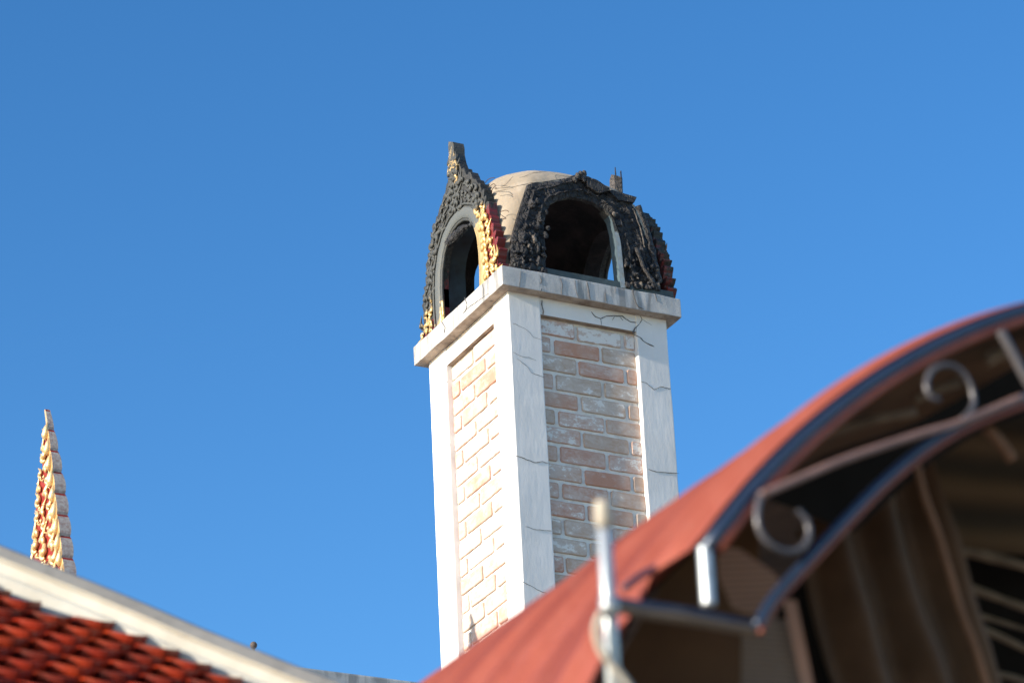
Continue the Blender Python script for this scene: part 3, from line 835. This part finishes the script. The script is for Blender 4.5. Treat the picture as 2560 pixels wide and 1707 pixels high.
def interp(P, z):
    P = sorted(P, key=lambda p: p.z)
    if z <= P[0].z: return P[0].y
    for a, c in zip(P[:-1], P[1:]):
        if a.z <= z <= c.z: return a.y+(c.y-a.y)*(z-a.z)/max(1e-6, c.z-a.z)
    return P[-1].y
n = 90; vs = []; cols = []
for i in range(n+1):
    z = zt_+(zb_-zt_)*i/n; yl = interp(Lw, z); yr = interp(Rw, z)
    yr += .012*max(0, 1-i/6); yl = yr+max(.010, (yl-yr)*min(1, .35+i/9))
    t = i/n; notch = .006 if (i % 9) == 0 else -.008*math.sin(math.pi*(i % 9)/9)*min(1, i/20)
    # front face recessed red, edge post slightly proud
    for (x, y, c_) in ((XS, yl-.006, (0, 1, 0)), (XS, yr+.055*min(1, .4+t), (0, 1, 0)), (XS-.012, yr+.045*min(1, .4+t), (0, 0, 0)), (XS-.012, yr+notch, (0, 0, 0)),
                       (XS+ST_T*(.3+.7*min(1, t*2.5))+max(0, -notch)*.8, yr+notch, (0, .0, 0)), (XS+ST_T*(.3+.7*min(1, t*2.5)), yl-.006, (0, 1, 0))):
        vs.append(Vector((x, y, z)))
        cols.append((0, c_[1], 0))
fs = []
for i in range(n):
    for k in range(6): fs.append((i*6+k, i*6+(k+1) % 6, (i+1)*6+(k+1) % 6, (i+1)*6+k))
fs += [tuple(range(6)), tuple(n*6+k for k in range(5, -1, -1))]
SG = m_flat('weathered_side_paint', (.44, .40, .37), .8, 0, .3, .6, 60, .3, (.28, .19, .17)); RED = m_flat('red_lacquer', (.30, .02, .012), .6, 0, .4, .4, 40)
fm = []
for i in range(n):
    nt_ = (i % 9) == 0
    fm += [1 if i > 11 else 0, 0, 0, 1 if nt_ else 2, 2, 2]
fm += [0, 0]
body = mk('spire_body', vs, fs, None, sp, mats=[GC, RED, SG], fm=fm, col=cols)
bm = bmesh.new(); bm.from_mesh(body.data); bmesh.ops.recalc_face_normals(bm, faces=bm.faces); bm.to_mesh(body.data); bm.free()
b = MB(); rnd = random.Random(21); un = Vector((-1, 0, 0)); z = zt_-.15; k = 0
while z > zb_+.1:
    yl, yr = interp(Lw, z), interp(Rw, z)+.05; wd = yl-yr
    m = 1 if wd < .12 else (2 if wd < .27 else 3); pitch = .062+.02*min(1, wd/.3)
    for q in range(m):
        y = yr+wd*(q+.5)/m + rnd.uniform(-.008, .008); s = max(.042, min(.098, wd/m*.80))*rnd.uniform(.85, 1.1)
        tilt = .45 if q == m-1 else (-.30 if q == 0 and m > 1 else rnd.uniform(-.3, .3))
        d1 = Vector((0, tilt, 1)).normalized(); turn = 1 if (q+k) % 2 else -1
        scroll(b, (XS-.006, y, z), un.cross(d1), d1, un, s, turn, th=.26, rel=.62)
        if m > 1: scroll(b, (XS-.010, y+turn*s*.3, z-s*.35), un.cross(d1), -d1*.6+Vector((0, turn*.5, 0)), un, s*.5, -turn, th=.24, rel=.7)
    if k % 2 == 0:
        d1 = Vector((0, .45, 1)).normalized(); scroll(b, (XS-.004, yl-.022, z+.01), un.cross(d1), d1, un, .055, -1, th=.26, rel=.6)
    z -= pitch; k += 1
# bud-like swellings of the edge post
z = zt_-.14
while z > zb_+.1:
    yr = interp(Rw, z); b.tube([(XS-.014, yr+.022, z-.045), (XS-.018, yr+.024, z-.02), (XS-.015, yr+.018, z+.02), (XS-.012, yr+.012, z+.045)], [.010, .022, .014, .004], 8)
    z -= .098
b.build('scroll_carving', GC, sp, True)
b = MB(); b.box((XS-.06, .25, HZ+.001), (XS+.2, .95, zb_+.01)); o = b.build('pedestal', PL, sp)

# small ball tip behind the ridge
bt = onp(634, 1612, 1, -.3)
fn = thing('ball_finial', 'tiny dark round finial tip peeping over the white roof ridge', 'finial', (bt.x, bt.y, HZ))
b = MB(); pr = [(0.016, -.0), (.012, .08)]
hz = bt.z-HZ
b.tube([(bt.x, bt.y, HZ), (bt.x, bt.y, bt.z-.02)], .008, 8)
b.build('stem', BLK, fn, True)
b = MB(); vs = []
for i in range(9):
    th = math.pi*i/8
    for k in range(14): vs.append((bt.x+.018*math.sin(th)*math.cos(2*math.pi*k/14), bt.y+.018*math.sin(th)*math.sin(2*math.pi*k/14), bt.z+.019*math.cos(th)))
b.add(vs, [(i*14+k, (i+1)*14+k, (i+1)*14+(k+1) % 14, i*14+(k+1) % 14) for i in range(8) for k in range(14)]); b.build('ball', m_flat('dull_brown_ball', (.12, .09, .075), .8), fn, True)

# ------------------------------------------------------------------ near tiled roof with its white ridge band
TR = 10.3; HA = R(-40); beta = R(39)
PH = at(300, 1500, TR); hd = Vector((math.cos(HA), math.sin(HA), 0)); hin = Vector((-hd.y, hd.x, 0))   # hin points into the roof
roof = thing('tiled_roof', 'near roof of glossy dark orange tiles under a thick white plaster ridge band', 'roof', (PH.x, PH.y, 0))
topc = [(-420, 1205), (-200, 1285), (0, 1365), (190, 1440), (350, 1506), (500, 1570), (650, 1630), (790, 1685), (900, 1722), (1100, 1775), (1400, 1840)]
P = smooth_path([on_plane(u, v, PH, hin) for u, v in topc], 70)
vs = []; low = []
Hb = .140
for i, p in enumerate(P):
    t = (P[min(i+1, 69)]-P[max(i-1, 0)]).normalized(); nn = hin.cross(t)
    if nn.z < 0: nn = -nn
    prof = [(-.0, .0), (-.010, -.022), (-.016, -.034), (-.010, -.040), (.000, -.046), (.004, -.075), (-.006, -.082), (-.010, -.092), (-.006, -Hb), (.22, -Hb), (.22, -.01), (.19, .008), (.12, .016), (.04, .012)]
    wob = .003*noise.noise(p*4)
    low.append(p-nn*Hb)
    for (dy, dn) in prof: vs.append(p+hin*(dy+wob)+nn*dn)
m = 14; fs = [(i*m+k, i*m+(k+1) % m, (i+1)*m+(k+1) % m, (i+1)*m+k) for i in range(69) for k in range(m)]
RB = m_flat('aged_white_plaster', (.50, .485, .43), .75, 0, .1, .4, 7, .25, (.41, .385, .33)); RG = m_flat('shade_grey_plaster', (.24, .235, .225), .9, 0, .3, .5, 12, .2)
rb = mk('ridge_band', vs, fs, None, roof, mats=[RB, RG], fm=[1 if k in (0, 1, 10, 11, 12, 13) else 0 for i in range(69) for k in range(m)])  # top strip's shade is painted in as a greyer plaster
bm = bmesh.new(); bm.from_mesh(rb.data); bmesh.ops.recalc_face_normals(bm, faces=bm.faces); bm.to_mesh(rb.data); bm.free()
# tiles: slope facing the camera
sl = Vector((0, math.cos(beta), math.sin(beta))); nrm = Vector((0, -math.sin(beta), math.cos(beta)))
org = on_plane(0, 1484, PH, hin)+hin*.02
yh = lambda x: org.y+(x-org.x)*math.tan(HA)
tw, th = .140, .096
b = MB(); rnd = random.Random(2)
for r_ in range(-34, 14):
    for c_ in range(-12, 22):
        x = org.x + (c_+(.5 if r_ % 2 else 0))*tw; base = Vector((x, org.y, org.z)) + sl*(r_*th)
        if base.y > yh(x)-.045: continue
        tone = rnd.random(); lift = rnd.uniform(0, .008); sk = rnd.uniform(-.006, .006)
        nx = 8; vs = []
        for i in range(nx+1):
            f = i/nx*2-1; arc = .007*(1-f*f)
            lo_ = -.040*(1-abs(f)**1.5)
            for (s_, h_) in ((lo_, .034+lift), (lo_+.004, .048+lift), (th*1.45, .004), (lo_, .026)):
                vs.append(base + Vector((f*tw*.44, 0, 0)) + sl*(s_+sk*f) + nrm*(h_+arc*(1 if h_ > 0 else .6)))
        fs = []
        for i in range(nx):
            a = i*4; fs += [(a+1, a+5, a+6, a+2), (a, a+4, a+5, a+1), (a+3, a+7, a+4, a)]
        fs += [(0, 1, 2, 3), (nx*4+3, nx*4+2, nx*4+1, nx*4)]
        b.add(vs, fs, (tone, 0, 0))
b.build('roof_tiles', TILE, roof, False)
def inplane(x, y): return Vector((x, y, org.z+(y-org.y)*math.tan(beta)))-nrm*.02
x0_, x1_ = org.x-12*tw, org.x+21*tw; ylow = org.y-33*th*math.cos(beta)
xe = min(x1_, org.x+(ylow-org.y)/math.tan(HA))
q = [inplane(x0_, ylow), inplane(xe, ylow+.001), inplane(xe, yh(xe)+.03), inplane(x0_, yh(x0_)+.03)]
m_ = len(q)
mk('roof_deck', q+[x-nrm*.03 for x in q], [tuple(range(m_)), tuple(range(2*m_-1, m_-1, -1))]+[(k, m_+k, m_+(k+1) % m_, (k+1) % m_) for k in range(m_)], m_flat('dark_batten', (.03, .022, .02), .9), roof)
# wall carrying that roof
b = MB(); b.box((x0_+.1, ylow+.35, 0), (org.x+.9, org.y+.6, q[0].z-.12)); b.build('wall', PL, roof)

# ------------------------------------------------------------------ barrel canopy
av = ray(-3900, 5540); av.z = 0; av.normalize(); ev_ = Vector((av.y, -av.x, 0)); print('axis', av)
PC = at(1745, 1375, 7.0)
def cp(s, z, off=0.0): return Vector((PC.x, PC.y, 0)) + ev_*s + av*off + Vector((0, 0, z))
def uv2(u, v, off=0.0):
    p = on_plane(u, v, PC+av*off, av); d = p-PC; return (d.dot(ev_), p.z)
pf = [uv2(*p) for p in ((1745, 1372), (1780, 1290), (1850, 1200), (1950, 1105), (2050, 1030), (2200, 925), (2350, 840), (2450, 790), (2560, 750))]
Am = np.array([[2*s, 2*z, 1] for s, z in pf]); bb = np.array([s*s+z*z for s, z in pf])
sol = np.linalg.lstsq(Am, bb, rcond=None)[0]; S0, Z0 = sol[0], sol[1]; RC = math.sqrt(sol[2]+S0*S0+Z0*Z0)
print('canopy circle', S0, Z0, RC)
def cyl(th, off, r=None): r = r or RC; return cp(S0-r*math.cos(th), Z0+r*math.sin(th), off)
def cyl_hit(u, v):
    d = ray(u, v); lo = None; t = 5.5
    f = lambda t: (lambda q: math.hypot((q-PC).dot(ev_)-S0, q.z-Z0)-RC)(CAM+d*t)
    pv = f(t)
    while t < 14:
        t2 = t+.01; c_ = f(t2)
        if pv*c_ <= 0 or abs(c_) < .002: q = CAM+d*t2; return math.atan2(q.z-Z0, S0-(q-PC).dot(ev_)), (q-PC).dot(av)
        pv = c_; t = t2
    return None
can = thing('arched_canopy', 'arched red corrugated metal canopy on dark scrolled steel truss in the near right corner', 'canopy', (PC.x+S0, PC.y+2, 0))
th0 = math.atan2(uv2(1745, 1372)[1]-Z0, S0-uv2(1745, 1372)[0])
thl = th0-.42
hits = [(u, v, cyl_hit(u, v)) for u, v in ((1700, 1400), (1650, 1450), (1600, 1500), (1560, 1590), (1530, 1660), (1500, 1710))]
print('hits', th0, [(h[0], h[2]) for h in hits])
cut = [(th0, 0.0)] + [(h[2][0], h[2][1]) for h in hits if h[2] and h[2][0] < th0]
def front_off(th):
    if th >= th0: return 0.0
    c_ = sorted(cut, reverse=True)
    for a, d in zip(c_[:-1], c_[1:]):
        if d[0] <= th <= a[0]: return a[1]+(d[1]-a[1])*(a[0]-th)/max(1e-6, a[0]-d[0])
    return c_[-1][1]
NA, NB = 110, 150; LEN = 3.2; vs = []
tht = math.pi*.88
for i in range(NA+1):
    th = thl+(tht-thl)*i/NA; f0 = front_off(th)
    for j in range(NB+1):
        off = f0 + (LEN-f0)*j/NB
        ph = (off/.19) % 1.0
        rib = .022*max(0, min(1, 1.6-abs(ph-.5)*11)) + .002*math.sin(off*90)
        vs.append(cyl(th, off, RC+rib))
fs = [(i*(NB+1)+j, i*(NB+1)+j+1, (i+1)*(NB+1)+j+1, (i+1)*(NB+1)+j) for i in range(NA) for j in range(NB)]
mk('roof_sheet', vs, fs, SHT, can, True)
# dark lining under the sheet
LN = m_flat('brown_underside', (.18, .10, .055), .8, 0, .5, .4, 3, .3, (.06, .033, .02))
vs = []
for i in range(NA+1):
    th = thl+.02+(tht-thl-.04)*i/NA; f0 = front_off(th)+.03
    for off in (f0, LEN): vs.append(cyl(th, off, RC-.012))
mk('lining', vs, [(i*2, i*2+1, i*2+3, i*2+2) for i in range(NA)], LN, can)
# arched front chord: black tube with red lower lip
PNK2 = m_flat('dusty_brown_paint', (.30, .17, .14), .35, .1, .3, .1, 20, .5)
PINK = m_flat('red_oxide_paint', (.27, .060, .032), .4, .1, .3, .1, 20, .5)
def arc_tube(r, t0, t1, rad, mat, nm, off=-.02, n=60, flat=1.0):
    b = MB(); b.tube([cyl(t0+(t1-t0)*i/n, off, r) for i in range(n+1)], rad, 10, (0, 0, 0), flat); return b.build(nm, mat, can, True)
arc_tube(RC-.022, th0, tht-.03, .0155, BLK, 'outer_chord', -.012)
arc_tube(RC-.042, th0+.01, tht-.03, .0115, PINK, 'chord_lip', -.016)
SCR = m_flat('grey_painted_rod', (.12, .108, .115), .32, .2, .3, .1, 20, .5)
def px_tube(pts, rad, mat, nm, off=-.02, n=50, parent=can, lip=None):
    P_ = smooth_path([on_plane(u, v, PC+av*off, av) for u, v in pts], n)
    b = MB(); b.tube(P_, rad, 10); o = b.build(nm, mat, parent, True)
    if lip:
        b = MB(); b.tube([q+Vector((.006, -.002, -rad-.002)) for q in P_], rad*.55, 8); b.build('lip', lip, o, True)
    return o
px_tube([(1892, 1566), (1915, 1520), (1960, 1462), (2100, 1312), (2200, 1210), (2300, 1126), (2380, 1075), (2450, 1040), (2560, 997), (2700, 950), (2900, 905), (3200, 885), (3550, 900), (3900, 965), (4250, 1080), (4520, 1230)], .0115, BLK, 'inner_chord', -.02, lip=PINK)
px_tube([(1900, 1238), (2000, 1195), (2120, 1145), (2300, 1085), (2400, 1055), (2560, 990)], .0085, PNK2, 'web_bar', -.035)
px_tube([(2500, 828), (2530, 880), (2562, 940), (2600, 1000)], .0115, SCR, 'web_bar', -.03)
px_tube([(1902, 1235), (1893, 1275), (1897, 1320), (1920, 1355), (1965, 1378), (2005, 1368), (2022, 1335), (2015, 1300), (1993, 1275)], .007, SCR, 'scroll', -.035, 60)
px_tube([(2405, 1050), (2432, 1015), (2428, 970), (2405, 930), (2370, 912), (2330, 925), (2316, 960), (2325, 990), (2348, 1000)], .0065, SCR, 'scroll', -.035, 60)
px_tube([(1762, 1368), (1766, 1430), (1772, 1512)], .0155, GALV, 'end_post', -.01)
px_tube([(1520, 1500), (1600, 1515), (1700, 1528), (1800, 1548), (1905, 1568)], .0125, BLK, 'tie_bar', .05)
px_tube([(1525, 1512), (1600, 1530), (1700, 1545), (1800, 1562), (1905, 1582)], .0115, m_flat('brown_paint', (.16, .11, .075), .5), 'tie_bar', .045)
px_tube([(1560, 1470), (1600, 1440), (1650, 1415), (1705, 1398)], .008, BLK, 'brace', .12)
# posts down to the ground on both sides
b = MB()
for (s, off) in ((.30, 2.6), (3.75, .02), (3.75, 2.6)): 
    b = MB(); b.tube([cp(s, 0, off), cp(s, Z0+math.sqrt(max(0, RC*RC-(s-S0)**2))-.07, off)], .03, 12); b.build('post', BLK, can, True)

# galvanised pipe standing in front of the canopy
pt = at(1508, 1272, 6.75); pbm = at(1536, 1740, 6.75)
pp = thing('steel_pipe', 'upright galvanised pipe with a pale cap standing in front of the red canopy sheet', 'pipe', (pbm.x, pbm.y, 0))
dirp = (pt-pbm).normalized(); base = pbm - dirp*(pbm.z/dirp.z)
b = MB(); b.tube([base, pbm, pt], .0148, 16); b.build('tube', GALV, pp, True)
CAPM = m_flat('pale_cap', (.50, .44, .36), .5)
b = MB(); b.tube([pt-dirp*.034, pt-dirp*.024, pt+dirp*.012, pt+dirp*.018], [.0165, .0180, .0170, .014], 16); b.build('cap', CAPM, pp, True)
q0 = at(1524, 1515, 6.74)
b = MB(); b.tube([q0-dirp*.018, q0+dirp*.018], .0195, 16); b.build('collar', GALV, pp, True)
b = MB(); b.tube(smooth_path([at(u, v, 6.72) for u, v in ((1505, 1530), (1492, 1560), (1492, 1590), (1506, 1630), (1535, 1665), (1570, 1710), (1590, 1750))], 30), .0085, 10); b.build('bent_rod', CAPM, pp, True)

# ------------------------------------------------------------------ things hanging under the canopy
def sheet(name, label, cat, pxs, t0, mat, folds=0, amp=0.02, nU=60, nV=30, th=.004, bottom=None, group=None):
    """pxs: four corners TL,TR,BR,BL in photo pixels with depth"""
    TL, TR_, BRc, BL = [at(u, v, t) for u, v, t in pxs]
    nrm_ = (TR_-TL).cross(BL-TL).normalized(); vs = []
    for i in range(nU+1):
        for j in range(nV+1):
            f, g_ = i/nU, j/nV
            p = TL.lerp(TR_, f).lerp(BL.lerp(BRc, f), g_)
            w_ = math.sin(f*math.pi*2*folds + .6*math.sin(g_*2.2))*amp*(.6+.4*g_) + amp*.5*noise.noise(p*5) if folds else amp*noise.noise(p*3)
            vs.append(p+nrm_*w_)
    n_ = len(vs); vs += [v-nrm_*th for v in vs]
    fs = [(i*(nV+1)+j, (i+1)*(nV+1)+j, (i+1)*(nV+1)+j+1, i*(nV+1)+j+1) for i in range(nU) for j in range(nV)]
    fs += [tuple(k+n_ for k in f[::-1]) for f in fs]
    o = mk(name, vs, fs, mat, None, True); tag(o, label, cat, group); return o
TARP = m_flat('brown_tarpaulin', (.145, .080, .045), .6, 0, .4, .3, 6, .3)
sheet('curtain', 'dark brown tarpaulin curtain hanging in deep vertical folds under the canopy arch', 'curtain', [(1985, 1330, 7.9), (2300, 1090, 8.1), (2490, 1760, 8.0), (2110, 1760, 7.8)], 0, TARP, 2.7, .055)
TARP2 = m_flat('plain_brown_cloth', (.155, .072, .032), .8, 0, .25, .3, 5, .2)
sheet('backing_cloth', 'plain dark brown cloth under the horizontal tie bar beside the galvanised pipe', 'cloth', [(1700, 1380, 7.75), (1900, 1280, 7.85), (1880, 1790, 7.6), (1470, 1790, 7.5)], 0, TARP2, 0, .015)
def m_mesh():
    t = NT('ribbed_reed_screen')
    wv = t.n('ShaderNodeTexWave', wave_type='BANDS', bands_direction='Z'); wv.inputs['Scale'].default_value = 28; wv.inputs['Distortion'].default_value = .4
    t.l(t.tc.outputs['Object'], wv.inputs['Vector'])
    c = t.mix(wv.outputs['Fac'], (.36, .235, .16), (.13, .085, .06)); c = t.mix(t.ramp(t.noise(5), .4, .7), c, (.24, .155, .10))
    t.bump(wv.outputs['Fac'], .8, .01); return t.set(c, .8)
MS = m_mesh()
sheet('reed_screen', 'fine ribbed tan reed screen hanging below the lower end of the inner truss chord', 'screen', [(1855, 1555, 7.35), (1985, 1545, 7.4), (2035, 1770, 7.35), (1850, 1770, 7.3)], 0, MS, 0, .006)
PK = m_flat('dusty_pink_board', (.46, .25, .17), .8, 0, .2, .3, 4, .2)
sheet('batten', 'narrow pinkish tan batten along the right edge of the ribbed reed screen', 'batten', [(1958, 1500, 7.38), (1990, 1500, 7.38), (2046, 1770, 7.33), (2014, 1770, 7.33)], 0, PK, 0, .002)
# pale slats deep under the roof
SLM = m_flat('pale_bamboo', (.29, .21, .145), .8, 0, .6, .5, 9, .3)
def slat(pts, t_, rad, label, grp='pale poles deep under the canopy'):
    P_ = smooth_path([at(u, v, t_) for u, v in pts], 20); b = MB(); b.tube(P_, [rad*(.75+.5*abs(noise.noise(q*7))) for q in P_], 8)
    o = b.build('pole', SLM, None, True); tag(o, label, 'pole', grp)
slat([(2365, 1370), (2450, 1385), (2600, 1425)], 8.6, .016, 'topmost pale pole right of the brown curtain at the frame edge')
slat([(2385, 1455), (2470, 1485), (2620, 1540)], 8.6, .013, 'second pale pole from the top right of the brown curtain')
slat([(2415, 1528), (2490, 1550), (2620, 1590)], 8.6, .007, 'thin yellowish pole between thicker pale poles right of the curtain')
slat([(2440, 1565), (2510, 1595), (2620, 1650)], 8.6, .011, 'fourth pale pole down right of the brown curtain')
slat([(2480, 1680), (2540, 1695), (2640, 1730)], 8.6, .011, 'lowest pale pole right of the curtain in the bottom corner')
slat([(1960, 1125), (2060, 1085), (2180, 1050), (2290, 1030)], 7.6, .013, 'long tan pole slanting under the lining left of the upper scroll')
slat([(2285, 1000), (2340, 975), (2400, 955)], 7.75, .013, 'short tan pole end showing behind the upper scroll')
slat([(2465, 900), (2495, 885), (2530, 878)], 7.8, .022, 'short thick pale pole end beside the galvanised web bar')

# near-black sheets added to paint in the unlit gaps under the canopy
BK = m_flat('unlit_gap_black', (.012, .010, .009), .9, 0, .4, .3, 8, .2)
def poly_sheet(name, label, cat, pxs, t, mat, th=.004):
    A_ = [at(u, v, tt) for (u, v), tt in zip(pxs, t)]; n_ = len(A_)
    c_ = sum(A_, Vector())/n_; nr_ = sum(((A_[k]-c_).cross(A_[(k+1) % n_]-c_) for k in range(n_)), Vector()).normalized()
    vs = A_+[c_]+[q-nr_*th for q in A_]+[c_-nr_*th]
    fs = [(k, (k+1) % n_, n_) for k in range(n_)]+[(n_+1+(k+1) % n_, n_+1+k, 2*n_+1) for k in range(n_)]+[((k+1) % n_, k, n_+1+k, n_+1+(k+1) % n_) for k in range(n_)]
    o = mk(name, vs, fs, mat); tag(o, label, cat); return o
poly_sheet('dark_gap_sheet', 'near-black sheet painting the unlit gap below the tan poles above the inner truss chord', 'dark sheet', [(1900, 1240), (2060, 1140), (2290, 1055), (2420, 985), (2560, 905), (2700, 860), (2700, 1010), (2480, 1060), (2330, 1150), (2130, 1330)], [7.62, 7.66, 7.74, 7.8, 7.86, 7.92, 7.95, 7.86, 7.8, 7.7], BK)
poly_sheet('dark_gap_sheet', 'near-black sheet painting the unlit gap behind the pale poles in the bottom right corner', 'dark sheet', [(2380, 1350), (2700, 1380), (2720, 1800), (1900, 1800), (1960, 1450), (2200, 1400)], [8.9]*6, BK)
def m_corr():
    t = NT('brown_corrugated_panel')
    wv = t.n('ShaderNodeTexWave', wave_type='BANDS', bands_direction='Z'); wv.inputs['Scale'].default_value = 3.2; wv.inputs['Distortion'].default_value = .8
    t.l(t.tc.outputs['Object'], wv.inputs['Vector'])
    c = t.mix(wv.outputs['Fac'], (.03, .02, .010), (.12, .072, .034)); t.bump(wv.outputs['Fac'], .8, .02); return t.set(c, .8)
poly_sheet('corrugated_panel', 'dull brown corrugated panel under the truss right of the folded brown curtain', 'panel', [(2230, 1150), (2350, 1040), (2500, 990), (2720, 940), (2720, 1400), (2360, 1370)], [8.6, 8.6, 8.65, 8.7, 8.8, 8.7], m_corr())
RB_ = m_flat('red_brown_timber', (.30, .15, .085), .7, 0, .4, .3, 8, .3)
def rod(name, label, cat, pts, t_, rad, mat, grp=None):
    P_ = smooth_path([at(u, v, t_) for u, v in pts], 24); b = MB(); b.tube(P_, rad, 8)
    o = b.build(name, mat, None, True); tag(o, label, cat, grp)
rod('batten', 'long bent reddish brown batten down the right edge of the folded curtain', 'batten', [(2292, 1160), (2312, 1240), (2345, 1330), (2372, 1420), (2405, 1530), (2440, 1620), (2475, 1740)], 7.75, .0085, RB_)
rod('brace', 'short brown diagonal brace under the inner truss chord near the right frame edge', 'brace', [(2462, 1065), (2500, 1105), (2532, 1150)], 7.9, .014, RB_)

def m_rib():
    t = NT('ribbed_pink_board')
    wv = t.n('ShaderNodeTexWave', wave_type='BANDS', bands_direction='Z'); wv.inputs['Scale'].default_value = 26; wv.inputs['Distortion'].default_value = .3
    t.l(t.tc.outputs['Object'], wv.inputs['Vector'])
    c = t.mix(wv.outputs['Fac'], (.50, .29, .20), (.30, .17, .12)); t.bump(wv.outputs['Fac'], .6, .008); return t.set(c, .8)
poly_sheet('loose_board', 'dusty pinkish ribbed board wedged behind the short pale end post of the truss', 'board', [(1796, 1364), (1850, 1372), (1932, 1428), (1969, 1472), (1905, 1545), (1832, 1521), (1795, 1440)], [7.5]*7, m_rib())
